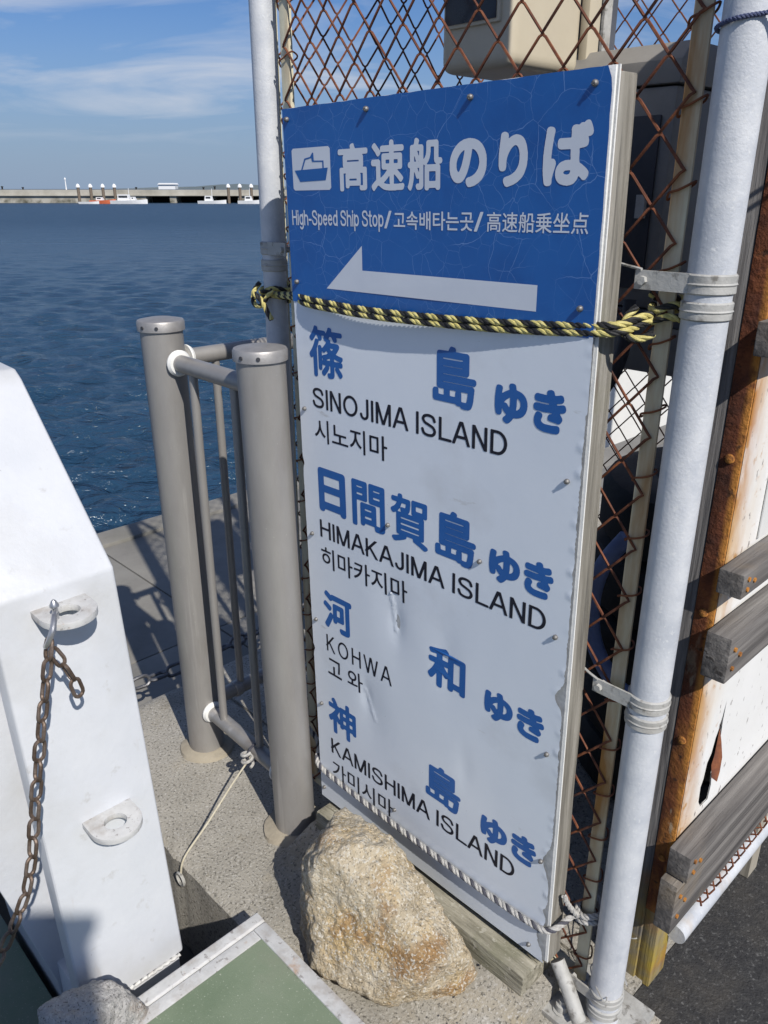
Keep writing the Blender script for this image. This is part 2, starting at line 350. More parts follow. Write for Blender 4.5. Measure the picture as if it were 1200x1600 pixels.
# ------------------------------------------------------------------ the setting: ground, quay, sea, hills
def slab(name, x0, x1, y0, y1, z0, z1, m, bevel=0, **kw):
    return single(name, MB().box(x0, x1, y0, y1, z0, z1), m, None, None, kind='structure', bevel=bevel, **kw)
def rough_slab(name, x0, x1, y0, y1, zt, zb, m, step=.02, amp=.003):
    """concrete block with an uneven top and a crumbled edge"""
    nx = max(2, int((x1 - x0) / step)); ny = max(2, int((y1 - y0) / step)); vs = []; fs = []
    for j in range(ny + 1):
        for i in range(nx + 1):
            x = x0 + (x1 - x0) * i / nx; y = y0 + (y1 - y0) * j / ny
            e = noise.noise((x * 22, y * 22, 1)) * .006 + noise.noise((x * 60, y * 60, 4)) * .003
            ed = min(x - x0, x1 - x, y - y0, y1 - y)
            z = zt + noise.noise((x * 9, y * 9, 0)) * amp + noise.noise((x * 45, y * 45, 3)) * amp * .5
            if ed < 1e-6: z -= .010 + abs(e); 
            elif ed < step * 1.1: z -= .002
            xx, yy = x, y
            if ed < 1e-6: xx += e * (1 if x in (x0, x1) else 0); yy += e
            vs.append((xx, yy, z))
    fs = [[j * (nx + 1) + i, j * (nx + 1) + i + 1, (j + 1) * (nx + 1) + i + 1, (j + 1) * (nx + 1) + i] for j in range(ny) for i in range(nx)]
    ring = [i for i in range(nx + 1)] + [j * (nx + 1) + nx for j in range(1, ny + 1)] + [ny * (nx + 1) + i for i in range(nx - 1, -1, -1)] + [j * (nx + 1) for j in range(ny - 1, 0, -1)]
    o = len(vs); vs += [(vs[i][0], vs[i][1], zb) for i in ring]; k = len(ring)
    fs += [[ring[(i + 1) % k], ring[i], o + i, o + (i + 1) % k] for i in range(k)]
    return single(name, MB().add(vs, fs), m, None, None, kind='structure')
rough_slab('concrete_plinth', -.82, .835, -.31, .16, 0, -.6, plinth_m)
slab('concrete_floor', -.82, .768, .162, 3.2, -.6, -.004, plinth_m)
slab('asphalt', .77, 16, -9, 24, -.8, -.014, asphalt_m)
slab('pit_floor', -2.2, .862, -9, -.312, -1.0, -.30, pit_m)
q = MB()
for j, (a, b) in enumerate(((-9, -2.4), (-2.394, .55), (.556, 2.3), (2.306, 5.2), (5.206, 9), (9.006, 40))):
    for (c, d) in ((-2.43, -1.35), (-1.344, -.825)): q.box(c, d, a, b, -.5, -.20 - (.002 if j % 2 else 0))
q.box(-2.60, -2.436, -9, 40, -.5, -.185); q.box(-2.585, -.83, -9, 40, -2.6, -.45)
single('quay', q, quay_m, None, None, kind='structure', bevel=.004)
# sea: a fine rippled patch near the quay in a big sheet
sea_m = mat('sea_water', [(.016, .048, .094), (.022, .060, .112)], .2, .14)
nt, N, L, p = nodes_of(sea_m); p.inputs['IOR'].default_value = 1.33
t = N.new('ShaderNodeTexCoord'); mpn = N.new('ShaderNodeMapping'); mpn.inputs['Rotation'].default_value = (0, 0, R(12)); mpn.inputs['Scale'].default_value = (.55, 1.25, 1); L.new(t.outputs['Object'], mpn.inputs[0])
hs = None
for scl, amt in ((.6, 1.0), (2.6, .6), (9.0, .2)):
    nz = N.new('ShaderNodeTexNoise'); nz.inputs['Scale'].default_value = scl; nz.inputs['Detail'].default_value = 4; nz.inputs['Roughness'].default_value = .55; nz.inputs['Distortion'].default_value = .5
    L.new(mpn.outputs[0], nz.inputs['Vector'])
    ml = N.new('ShaderNodeMath'); ml.operation = 'MULTIPLY'; ml.inputs[1].default_value = amt; L.new(nz.outputs['Fac'], ml.inputs[0])
    if hs is None: hs = ml.outputs[0]
    else:
        ad = N.new('ShaderNodeMath'); L.new(hs, ad.inputs[0]); L.new(ml.outputs[0], ad.inputs[1]); hs = ad.outputs[0]
bp = N.new('ShaderNodeBump'); bp.inputs['Strength'].default_value = 1.0; bp.inputs['Distance'].default_value = .36; L.new(hs, bp.inputs['Height']); L.new(bp.outputs[0], p.inputs['Normal'])
spx = N.new('ShaderNodeSeparateXYZ'); L.new(t.outputs['Object'], spx.inputs[0])
rgh = N.new('ShaderNodeMapRange'); rgh.inputs['From Min'].default_value = 12; rgh.inputs['From Max'].default_value = 90; rgh.inputs['To Min'].default_value = .14; rgh.inputs['To Max'].default_value = .38
L.new(spx.outputs[1], rgh.inputs['Value']); L.new(rgh.outputs[0], p.inputs['Roughness'])          # waves too small to mesh far out
rs = np.random.RandomState(3)
yy = np.concatenate([np.linspace(-12, 3, 40), 3 + np.cumsum(np.geomspace(.035, 9, 560)), ])
yy = np.concatenate([yy[yy < 420], np.geomspace(430, 15000, 30)])
cc = np.linspace(-1, 1, 420); cc = np.sign(cc) * (.55 * np.abs(cc) + .45 * np.abs(cc) ** 3)
half = np.maximum(16, 1.25 * np.abs(yy)); X = cc[None, :] * half[:, None] - .15 * half[:, None]; Y = np.repeat(yy[:, None], len(cc), 1)
dY = np.gradient(yy)[:, None]; dX = np.abs(np.gradient(X, axis=1)); spc = np.maximum(dY, dX * .8); Z = np.zeros_like(X)
wind = R(100)
for k in range(56):
    lam = 10 ** rs.uniform(math.log10(.15), math.log10(1.4)); th = wind + rs.normal(0, .65); amp = .0108 * lam ** .90
    kx, ky = 2 * math.pi / lam * math.cos(th), 2 * math.pi / lam * math.sin(th); ph = kx * X + ky * Y + rs.uniform(0, 6.28) + .9 * np.sin(X * .23 + k) + .9 * np.sin(Y * .19 + 2 * k)
    w = np.clip((lam / spc - 2.2) / 2.5, 0, 1)
    Z += amp * w * (np.sin(ph) + .22 * np.sin(2 * ph + 1.2))
ny_, nx_ = X.shape; idx = np.arange(ny_ * nx_).reshape(ny_, nx_)
me = bpy.data.meshes.new('sea'); me.from_pydata(np.stack([X, Y, Z - 1.8], -1).reshape(-1, 3).tolist(), [], np.stack([idx[:-1, :-1], idx[:-1, 1:], idx[1:, 1:], idx[1:, :-1]], -1).reshape(-1, 4).tolist())
me.materials.append(sea_m); me.polygons.foreach_set('use_smooth', [True] * len(me.polygons))
so = bpy.data.objects.new('sea', me); COL.objects.link(so); so['kind'] = 'structure'
hill_m = mat('hill_forest', [(.10, .13, .14), (.15, .18, .18)], .002, .9)
h = MB(); vs = []; n = 60
for k in range(n + 1):
    x = -3800 + 4400 * k / n; e = max(0, noise.noise((k * .13, 2.2, 0)) * 30 + 24 + noise.noise((k * .5, 7, 0)) * 12) * min(1, max(0, (k - 22) / 8))
    for (yy, f) in ((6200, 0), (6700, .7), (7300, 1), (8200, 0)): vs.append((x, yy, -1.7 + e * f))
h.add(vs, [[k * 4 + j, k * 4 + 4 + j, k * 4 + 5 + j, k * 4 + 1 + j] for k in range(n) for j in range(3)])
single('hills', h, hill_m, None, None, kind='structure', world=True)

# ------------------------------------------------------------------ far harbour: breakwater, piles, boats
bw_m = mat('breakwater_concrete', [(.28, .265, .225), (.38, .36, .31), (.45, .43, .38)], .25, .9, .3, 1.0)
overlay(bw_m, (.09, .085, .06), .35, .42, .62, axis_mask=(2, 1.9, .4))
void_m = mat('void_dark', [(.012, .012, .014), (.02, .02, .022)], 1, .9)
YB = 215.0
t_ = thing('breakwater', 'long low concrete breakwater across the harbour with dark square openings', 'breakwater', (-40, YB, -1.8), world=True)
b = MB(); gaps = [(-59.5, -53.6), (-52.0, -45.0), (-42.8, -36.5), (-33.5, -27)]
xs = [-170] + [g for ab in gaps for g in ab] + [60]
b.box(-170, 60, YB, YB + 6, .05, 1.30); b.box(-170, 60, YB - .5, YB - .01, -.15, .10)
for a, c in zip(xs[0::2], xs[1::2]): b.box(a, c, YB + .02, YB + 5.9, -2.5, .05)
part('wall', b, bw_m, t_, smooth=False)
part('opening_shade_sheet', MB().box(-66, -20, YB + 5.95, YB + 6.4, -2.5, .6), void_m, t_)  # near-black sheet: the shade inside the openings is put into its colour
pile_m = mat('pile_brown', [(.13, .10, .075), (.20, .16, .12)], 3, .8)
cap_m = mat('pile_cap_white', [(.74, .75, .76), (.80, .80, .80)], 3, .5)
def pile(x, y, where):
    o = thing('mooring_pile', 'white capped brown pile in the ' + where, 'pile', (x, y, -1.8), group='mooring piles in the ' + where, world=True)
    part('shaft', MB().lathe([(.36, -1), (.36, 3.6)], (x, y, -1.8), 12), pile_m, o)
    part('cap', MB().lathe([(.52, 3.6), (.52, 3.9), (.28, 4.3), (.05, 4.45)], (x, y, -1.8), 12), cap_m, o)
for k, px in enumerate((139, 156, 173, 189)): pile((px - 600) / 1250 * 199 / 1.0, 207 + k * .8, 'row of four by the orange boat')
for k, px in enumerate((363, 380, 397)): pile((px - 600) / 1250 * 199, 209 + k * .5, 'row of three by the small launch')
hull_w = mat('hull_white', [(.68, .69, .70), (.76, .76, .76)], 1, .4); hull_o = mat('hull_orange', [(.55, .12, .05), (.62, .16, .07)], 1, .4); cab_m = mat('cabin_dark', [(.03, .035, .045), (.06, .065, .07)], 1, .2)
def boat(x, y, Ln, W, Hh, hm, cabs, label, name='boat', mast=True):
    o = thing(name, label, 'boat', (x, y, -1.8), world=True)
    secs = []; n = 10
    for i in range(n + 1):
        s = i / n; w = W / 2 * (1 - max(0, (s - .55) / .45) ** 2.2) + .03; sh = Hh * (1 + .35 * s ** 3)
        secs.append([(x - Ln / 2 + Ln * s, y - w, -1.8 + sh), (x - Ln / 2 + Ln * s, y - w * .75, -2.1), (x - Ln / 2 + Ln * s, y + w * .75, -2.1), (x - Ln / 2 + Ln * s, y + w, -1.8 + sh)])
    mb = MB().add([v for s_ in secs for v in s_], [[i * 4 + j, i * 4 + 4 + j, i * 4 + 4 + (j + 1) % 4, i * 4 + (j + 1) % 4] for i in range(n) for j in range(4)] + [[0, 1, 2, 3], [n * 4 + 3, n * 4 + 2, n * 4 + 1, n * 4]])
    part('hull', mb, hm, o, smooth=False)
    for (a, c, hh) in cabs:
        cb = part('cabin', MB().prism([(x + a, -1.8 + Hh), (x + c, -1.8 + Hh), (x + c - .35, -1.8 + Hh + hh), (x + a + .1, -1.8 + Hh + hh)], 1, y - W * .3, y + W * .3), hull_w, o)
        part('window', MB().box(x + a + .3, x + c - .5, y - W * .3 - .03, y + W * .3 + .03, -1.8 + Hh + hh * .45, -1.8 + Hh + hh * .82), cab_m, cb)
    if mast: part('mast', MB().tube([(x, y, -1.8 + Hh), (x, y, -1.8 + Hh + 2.7)], .06, 6), cap_m, o)
sx = lambda px, Y: (px - 600) / 1250 * Y * .965
boat(sx(216, 203), 203, 8.5, 2.6, .75, hull_w, [(-2.6, .3, 1.3), (.5, 1.6, .8)], 'white fishing boat moored beside the orange boat under the breakwater')
boat(sx(176, 204), 204, 6.0, 2.0, .75, hull_o, [(-1.5, .2, .7)], 'small orange boat moored at the mooring piles', mast=False)
boat(sx(155, 202), 202, 4.6, 1.6, .45, hull_w, [], 'low open white skiff beside the orange boat', mast=False)
boat(sx(341, 204), 204, 6.6, 2.2, .65, hull_w, [(-1.7, .2, 1.1)], 'small white launch moored in front of the dark breakwater openings')
boat(sx(398, 203), 203, 5.6, 2.0, .7, hull_w, [(-1.2, .6, 1.0)], 'white boat moored beside the row of three piles')
o = thing('harbour_building', 'distant long white building on the far shore behind the breakwater', 'building', (-1560, 6300, -1.8), world=True)
part('wall', MB().box(-1620, -1500, 6200, 6290, -1.8, 30), hull_w, o); part('roof', MB().prism([(-1624, 30), (-1496, 30), (-1506, 40), (-1612, 40)], 1, 6190, 6300), cap_m, o)
for px, hh in ((27, .8), (58, .6), (329, .6), (346, .8), (228, .6)):
    single('mooring_post', MB().lathe([(.22, 0), (.20, hh * .7), (.34, hh * .75), (.30, hh)], (sx(px, YB + 2), YB + 2, 1.30), 8), void_m, 'small dark mooring post on top of the breakwater', 'post', group='mooring posts on the breakwater', world=True, loc=(sx(px, YB + 2), YB + 2, 1.30))
single('light_pole', MB().tube([(sx(123, YB + 2), YB + 2, 1.3), (sx(123, YB + 2), YB + 2, 3.6)], [.16, .10], 8).lathe([(.2, 2.3), (.24, 2.5), (.1, 2.8)], (sx(123, YB + 2), YB + 2, 1.3), 8), cap_m, 'thin white light pole on top of the breakwater', 'pole', world=True, loc=(sx(123, YB + 2), YB + 2, 1.3))

# ------------------------------------------------------------------ railing
t_ = thing('railing', 'bronze coloured steel railing with two thick capped posts beside the ferry sign', 'railing', (-.488, -.03, 0))
PR = .0495
def rail_post(u, b, lean=(0, 0, 0)):
    l0, l1, zt = lean
    po = part('post', MB().tube([(u, b, -.03), (u + l0 * .25, b + l1 * .25, .3), (u + l0 * .6, b + l1 * .6, .7), (u + l0, b + l1, 1.185 + zt)], PR, 40), bronze, t_)
    fu_, fb_ = u, b; u += l0; b += l1
    cp = part('cap', MB().lathe([(PR - .004, 1.178), (PR + .0055, 1.180), (PR + .0055, 1.199), (PR + .003, 1.203), (.03, 1.2075), (.002, 1.208)], (u, b, zt), 40), steel_cap, po)
    for a in (-78, -40, 140):
        d = Vector((math.cos(R(a)), math.sin(R(a)), 0)); c = Vector((u, b, 1.190 + zt)) + d * (PR + .0045)
        part('screw', MB().tube([c, c + d * .003], .0042, 8), dark_plastic, po)
    u, b = fu_, fb_; ft = MB(); vs = []
    for j, (rr, zz_) in enumerate(((PR + .032, -.004), (PR + .026, .009), (PR + .010, .014), (PR - .01, .015))):
        for k in range(28):
            a = 2 * math.pi * k / 28; w = 1 + .22 * noise.noise((math.cos(a) * 1.4 + u * 9, math.sin(a) * 1.4, j * .2)) * (j < 2)
            vs.append((u + rr * w * math.cos(a), b + rr * w * math.sin(a), zz_))
    ft.add(vs, [[j * 28 + k, j * 28 + (k + 1) % 28, j * 28 + 28 + (k + 1) % 28, j * 28 + 28 + k] for j in range(3) for k in range(28)])
    part('mortar_foot', ft, mat('mortar', [(.27, .235, .18), (.36, .32, .25)], 14, .9, .5, 90), po)
P1 = (-.488, -.028); P2 = (-.066, -.042)
rail_post(*P1, (-.008, -.007, .014)); rail_post(P2[0] + .004, P2[1] + .003, (-.017, -.014, .006))
def rail(name, a, b_, z, r=.0205):
    o = part(name, MB().tube([(a[0], a[1], z), (b_[0], b_[1], z)], r, 20), bronze, t_)
    d = (Vector((*b_, 0)) - Vector((*a, 0))).normalized()
    for e, sg in ((a, 1), (b_, -1)):
        c = Vector((e[0], e[1], z)) + d * sg * (PR - .002)
        part('collar', MB().tube([c, c + d * sg * .004, c + d * sg * .011, c + d * sg * .012], [r + .010, r + .0105, r + .006, r], 24), white_plastic, o)
BK = (-.488, .62)
for z in (1.122, .145): rail('front_rail', P1, P2, z); rail('side_rail', P1, BK, z)
bm_ = MB().tube([(0, 0, .160), (0, 0, 1.108)], .0105, 14).mesh('baluster', bronze)
for u in (-.372, -.207):
    link_part('baluster', bm_, t_, (u + .488, -.035 + .03, 0))
for b_ in (.10, .235, .37, .505): link_part('baluster', bm_, t_, (0, b_ + .03, 0))
part('clamp', MB().lathe([(.0215, -.012), (.0235, -.010), (.0235, .010), (.0215, .012)], (0, 0, 0), 16), steel_cap, t_).matrix_local = __import__('mathutils').Matrix.Translation((0, .115, .145)) @ __import__('mathutils').Matrix.Rotation(math.pi / 2, 4, 'X') @ __import__('mathutils').Matrix.Translation((-.488 * 0, 0, 0))
bpy.data.objects['clamp'].data.transform(__import__('mathutils').Matrix.Translation(Vector((-.488, -.03, 0))))

# ------------------------------------------------------------------ chain-link fences
def chain_wire(pitch, z0, z1, shift, wr, m):
    q_ = pitch * 1.14; pts = []; j = 0; z = z0
    while z <= z1 + 1e-6:
        s = 1 if (j + shift) % 2 else 0; x = pitch * s; d = wr * 1.05
        e = wr * 1.6
        if s: pts += [(x - e, -d, z - e), (x + wr * .7, 0, z), (x - e, d, z + e)]
        else: pts += [(x + e, d, z - e), (x - wr * .7, 0, z), (x + e, -d, z + e)]
        z += q_; j += 1
    return MB().tube(pts, wr, 5, caps=False).mesh('wire', m)
def mesh_panel(t_, base, length, z0, z1, along, wr=.0022, pitch=.039, m=None):
    ms = [chain_wire(pitch, z0, z1, s, wr, m or rust_wire) for s in (0, 1)]
    n = int(length / pitch); off = off_of(t_)
    for k in range(n):
        lo = Vector(base) + (Vector((k * pitch, 0, 0)) if along == 'u' else Vector((0, k * pitch, 0))) - Vector((off[0], off[1], 0))
        link_part('wire', ms[k % 2], t_, lo, (0, 0, 0 if along == 'u' else math.pi / 2))
FB = .073; POLE = (.7545, FB); PIPE = (-.1875, FB)
t_ = thing('chain_link_fence', 'rusty chain link fence on white pipe posts behind the ferry sign', 'fence', (.2, FB, 0))
part('post', MB().lathe([(.0302, -.02), (.0302, 2.5)], (*POLE, 0), 36), galv, t_, label='thick white painted pipe post')
part('post', MB().lathe([(.0243, -.02), (.0243, 2.5)], (*PIPE, 0), 32), galv, t_, label='thinner white painted pipe post')
for uu in (.698, -.120):
    part('frame_bar', MB().box(uu - .0125, uu + .0125, FB - .0025, FB + .0025, .06, 2.3).box(uu - .0125, uu - .0085, FB + .0026, FB + .024, .06, 2.3), cream_bar, t_, bevel=.0012)
part('frame_bar', MB().box(-.12, .698, FB - .003, FB + .022, .040, .0595), cream_bar, t_, bevel=.0012)
part('frame_bar', MB().box(-.12, .698, FB - .003, FB + .022, 2.301, 2.32), cream_bar, t_, bevel=.0012)
mesh_panel(t_, (-.118, FB - .006, 0), .84, .055, 2.26, 'u')
def clamp(u, b_, r, z, tail, tilt=0):
    mb = MB()
    for dz, h_ in ((0, .026), (-.034, .024)):
        mb.lathe([(r + .0008, dz - h_ / 2), (r + .0032, dz - h_ / 2 + .002), (r + .0028, dz - .002), (r + .0042, dz), (r + .0028, dz + .002), (r + .0032, dz + h_ / 2 - .002), (r + .0008, dz + h_ / 2)], (u, b_, z), 32)
    s = -1 if tail < 0 else 1
    xa, xb = sorted((u + s * r * .5, u + tail)); mb.box(xa, xb, b_ - r * .86 - .0035, b_ - r * .86, z - .012, z + .013)
    c = part('clamp', mb, bracket_m, t_)
    part('bolt', MB().tube([(u + tail * .86, b_ - r * .86 - .010, z), (u + tail * .86, b_ - r * .86 + .012, z)], .0062, 6), bracket_m, c)
clamp(*POLE, .0302, 1.386, -.092); clamp(*POLE, .0302, .742, -.085); clamp(*PIPE, .0243, 1.386, .072); clamp(*POLE, .0302, .075, -.07)
for z, (a, b_) in ((1.40, (-.092, -.16)), (.755, (-.085, -.135))):
    wv = spline([(POLE[0] + a * .9, FB - .03, z), (POLE[0] + (a + b_) / 2, FB - .022, z + .006), (POLE[0] + b_, FB + .004, z + .012), (POLE[0] + b_ - .02, FB + .03, z + .014)], 8)
    part('tie_wire', MB().tube(wv, .0022, 6), bracket_m, t_)
# turns of tie wire that hold the mesh to the flat bars
tw = MB()
wire_turn = MB().tube(spline([(-.020, .004, -.012), (-.013, -.006, -.004), (.0, -.0065, 0), (.013, -.006, .006), (.017, .004, .010), (.0, .027, .004), (-.017, .010, -.010)], 6, True), .0017, 5, closed=True).mesh('tie_turn', rust_wire)
k = 0; z = .12
while z < 2.2:
    link_part('tie_turn', wire_turn, t_, (.698 - .2, 0, z)); link_part('tie_turn', wire_turn, t_, (-.12 - .2, 0, z + .03)); z += .0985
pb = part('base_plate', MB().box(.665, .825, -.005, .150, -.003, .012), bracket_m, t_, bevel=.003)
part('anchor_bolt', MB().lathe([(.017, .012), (.017, .015), (.012, .0155), (.012, .030), (.007, .031), (.007, .040)], (.695, .022, 0), 12), bracket_m, pb)
part('stub_pipe', MB().tube([(.664, .040, .105), (.700, .030, .066), (.736, .018, .026)], .0145, 16), bracket_m, t_, bevel=0)

t_ = thing('chain_link_fence', 'chain link side fence running back from the thin pipe post', 'fence', (-.21, .09, 0))
part('post', MB().lathe([(.018, -.02), (.018, 2.4)], (-.21, 1.22, 0), 16), rust, t_)
part('frame_bar', MB().box(-.222, -.198, .10, 1.20, .04, .06), cream_bar, t_); part('frame_bar', MB().box(-.222, -.198, .10, 1.20, 2.28, 2.30), cream_bar, t_)
part('frame_bar', MB().box(-.2145, -.2055, .098, .122, .0605, 2.279), cream_bar, t_)
mesh_panel(t_, (-.21, .125, 0), 1.07, .055, 2.26, 'b', m=rust_wire)
t_ = thing('chain_link_fence', 'rusty chain link fence at the back of the enclosure', 'fence', (.4, 1.22, 0))
part('post', MB().lathe([(.018, -.02), (.018, 2.4)], (1.06, 1.22, 0), 16), rust, t_)
part('frame_bar', MB().box(-.19, 1.04, 1.21, 1.23, .04, .06), rust, t_); part('frame_bar', MB().box(-.19, 1.04, 1.21, 1.23, 2.28, 2.30), rust, t_)
mesh_panel(t_, (-.185, 1.22, 0), 1.22, .055, 2.26, 'u', m=rust_wire)

# ------------------------------------------------------------------ inside the enclosure
def rbox(x0, x1, y0, y1, z0, z1): return MB().box(x0, x1, y0, y1, z0, z1)
t_ = thing('meter_box', 'beige plastic housing with a dark window hung behind the fence', 'meter box', (.19, .36, 1.694))
body = part('body', rbox(.1058, .2694, .25, .460, 1.694, 2.22), beige, t_, bevel=.024, seg=5)
part('window_frame', rbox(.121, .247, .243, .256, 1.762, 2.07), beige, body, bevel=.004)
part('window', rbox(.127, .241, .2405, .2425, 1.768, 2.064), dark_glass, body)
bk = part('back_plate', rbox(.262, .280, .462, .500, 1.64, 2.25), beige, t_, bevel=.002)
for z in (1.70, 1.90): part('rivet', MB().tube([(.280, .481, z), (.283, .481, z)], .005, 8), bracket_m, bk)
o = thing('box_post', 'dark square post carrying the beige meter box', 'post', (.25, .53, 0))
part('shaft', rbox(.225, .278, .505, .560, 0, 2.6), slate_paint, o, bevel=.003); part('edge_strip', rbox(.2785, .2845, .505, .530, 0, 2.6), bracket_m, o); part('foot', rbox(.20, .30, .48, .58, -.003, .01), slate_paint, o)
t_ = thing('cabinet', 'grey plastic cabinet with a sloped lid behind the sign edge', 'cabinet', (.40, .60, 1.29))
part('body', rbox(.24, .4765, .45, .74, 1.29, 1.665), grey_plastic, t_, bevel=.006)
part('lid', MB().prism([(.444, 1.668), (.75, 1.668), (.75, 1.70), (.72, 1.735), (.475, 1.735), (.444, 1.705)], 0, .234, .4825), grey_plastic, t_, bevel=.004)
part('door', rbox(.262, .455, .444, .449, 1.325, 1.62), dark_plastic, t_, bevel=.002); part('latch', rbox(.43, .447, .434, .4435, 1.45, 1.49), bracket_m, t_)
t_ = thing('shelf_frame', 'dark grey steel shelf frame that carries the cabinet', 'frame', (.4, .6, 0))
part('beam', rbox(.16, .72, .43, .47, 1.175, 1.262), mat('beam_grey', [(.20, .20, .20), (.27, .27, .265)], 14, .5), t_, bevel=.003); part('beam', rbox(.16, .72, .72, .76, 1.175, 1.262), grey_plastic, t_, bevel=.003)
part('tray', rbox(.17, .55, .43, .76, 1.2635, 1.288), slate_paint, t_)
for (x, y) in ((.17, .44), (.69, .44), (.17, .73), (.69, .73)): part('leg', rbox(x, x + .025, y + .0005, y + .0195, -.004, 1.174), slate_paint, t_)
part('brace', MB().tube([(.53, .478, 1.17), (.60, .50, .95), (.66, .52, .60)], .009, 8), slate_paint, t_)
single('conduit', MB().tube(spline([(.46, .40, 1.31), (.465, .39, 1.24), (.45, .385, 1.17), (.40, .39, 1.10), (.33, .40, 1.05), (.30, .40, .9), (.30, .42, .3), (.31, .44, .0)], 8), .013, 12), dark_plastic, 'dark grey cable conduit bending down from the cabinet', 'cable', loc=(.31, .44, 0))
tire_me = MB().lathe([(.165, .03), (.175, .012), (.25, .0), (.285, .012), (.300, .035), (.300, .135), (.285, .158), (.25, .17), (.175, .158), (.165, .14), (.19, .135), (.235, .12), (.235, .05), (.19, .035), (.165, .03)], (0, 0, 0), 36).mesh('old_tire', rubber)
for k in range(5):
    o = bpy.data.objects.new('old_tire', tire_me); COL.objects.link(o); o.location = F(.50 + .012 * math.sin(k * 2.1), .88 + .012 * math.cos(k * 1.7), .172 * k); o.rotation_euler = (0, 0, k)
    tag(o, ['old black tyre at the bottom of the stack inside the fence', 'old black tyre second from the bottom of the stack', 'old black tyre in the middle of the stack inside the fence', 'old black tyre just below the top of the stack', 'old black tyre on top of the stack inside the fence'][k], 'tire', 'stacked tyres in the enclosure')
single('hose', MB().tube(spline([(.46, .50, .80), (.42, .48, .72), (.405, .48, .62), (.43, .47, .53), (.50, .45, .47), (.58, .44, .44), (.64, .46, .30), (.62, .48, .10), (.56, .50, .013)], 8), .019, 14), blue_hose_m, 'pale blue hose curving down in front of the stacked tyres', 'hose', loc=(.56, .5, 0))
t_ = thing('notice_board', 'white board with red marks standing behind the enclosure', 'board', (-.25, 2.0, 0))
part('panel', rbox(-.27, -.25, 1.30, 2.75, .60, 1.34), board_white, t_)
for y in (1.4, 2.6): part('leg', rbox(-.30, -.271, y, y + .03, -.01, 1.30), slate_paint, t_)
mk = MB()
for k in range(24):
    y = 1.45 + .05 * k; z = 1.17 + .03 * math.sin(k * 2.3)
    mk.tube([(-.249, y, z - .035), (-.249, y + .03 * math.cos(k), z + .03)], .0035, 4)
part('red_marks', mk, red_print, t_)

# ------------------------------------------------------------------ sheet wall on the right
t_ = thing('sheet_wall', 'white painted steel sheet wall with rusty edge and grey timber battens', 'wall', (.784, .5, 0))
WU = .784; WB = .21; WL = 1.05
# sheet with a rusted-through slit: built as strips around the hole
sh = MB()
hole = [(.334, .625), (.322, .570), (.313, .552), (.306, .520), (.294, .505), (.290, .470), (.283, .455), (.286, .418), (.298, .400), (.330, .398), (.334, .430), (.327, .462), (.335, .486), (.330, .520), (.337, .545), (.333, .580)]
outer = [(WB, .27), (WB + WL, .27), (WB + WL, 2.06), (WB, 2.06)]
pl = [[Vector((0, y, z)) for y, z in outer], [Vector((0, y, z)) for y, z in hole]]
flat = [v for r_ in pl for v in r_]
fs = [list(t3) for t3 in tessellate_polygon(pl)]
sh.add([(WU, v.y, v.z) for v in flat], fs); sh.add([(WU - .002, v.y, v.z) for v in flat], [f[::-1] for f in fs])
part('sheet', sh, wall_white, t_, smooth=False)
fl = [(.322, .57, 0), (.313, .552, .003), (.306, .52, .005), (.294, .505, .007), (.292, .48, .012), (.301, .470, .020), (.309, .488, .019), (.316, .516, .016), (.320, .545, .008)]
part('torn_flap', MB().add([(WU + .001 + d, y, z) for y, z, d in fl], [list(range(9))]), rust_wire, t_, smooth=False)
part('rust_edge', MB().box(WU - .031, WU + .0015, WB - .011, WB - .006, .19, 2.07).box(WU - .0315, WU - .0275, WB - .0058, WB - .0052, .19, 2.07), rust, t_, bevel=.0015)
tp = part('timber_post', MB().box(WU - .100, WU - .0325, WB - .0106, WB + .062, -.012, 1.92).box(WU - .0323, WU - .0025, WB - .0050, WB + .060, -.012, 1.90), wood_grey_z, t_, bevel=.003)
for z in (.33, .60, .855, 1.12):
    part('rivet', MB().lathe([(.008, 0), (.007, .003), (.003, .0048)], (0, 0, 0), 10), rust, t_)
    o = bpy.data.objects[[x.name for x in bpy.data.objects if x.name.startswith('rivet')][-1]]
for i, o in enumerate([x for x in t_.children if x.name.startswith('rivet')]):
    o.data.transform(__import__('mathutils').Matrix.Translation((WU, .5, 0))); o.rotation_euler = (math.pi / 2, 0, 0); o.location = (-.016, WB - .011 - .5, (.33, .60, .855, 1.12)[i])
def batten(z0, z1, w, s0, L_=1.1, rot=None, w0=.004):
    mb = MB(); n = 14; vs = []
    for i in range(n + 1):
        y = WB + s0 + L_ * i / n; j = .0025 * noise.noise((y * 3, z0 * 9, 1)); k = .0025 * noise.noise((y * 3, z0 * 9, 8))
        vs += [(WU + w0, y, z0 + j), (WU + w0 + w + k, y, z0 + j), (WU + w0 + w + k, y, z1 + j), (WU + w0, y, z1 + j)]
    mb.add(vs, [[i * 4 + a, i * 4 + (a + 1) % 4, i * 4 + 4 + (a + 1) % 4, i * 4 + 4 + a] for i in range(n) for a in range(4)] + [[3, 2, 1, 0], [n * 4 + a for a in range(4)]])
    o = part('batten', mb, wood_grey_y, t_, bevel=.0025)
    for a, dz in ((.018, .3), (.018, .72), (.042, .5)):
        part('nail', MB().tube([(WU + w0 + w - .001, WB + s0 + a, z0 + (z1 - z0) * dz), (WU + w0 + w + .0028, WB + s0 + a, z0 + (z1 - z0) * dz)], .0042, 8), rust, o)
    return o
batten(.908, .950, .040, -.030); batten(.755, .838, .042, -.036); batten(.326, .385, .042, -.034); batten(.205, .322, .034, -.050, w0=.003); batten(1.285, 1.333, .040, -.045)
part('bottom_pipe', MB().tube([(WU + .012, WB + .05, .105), (WU + .012, WB + 1.05, .105)], .021, 16), galv, t_)
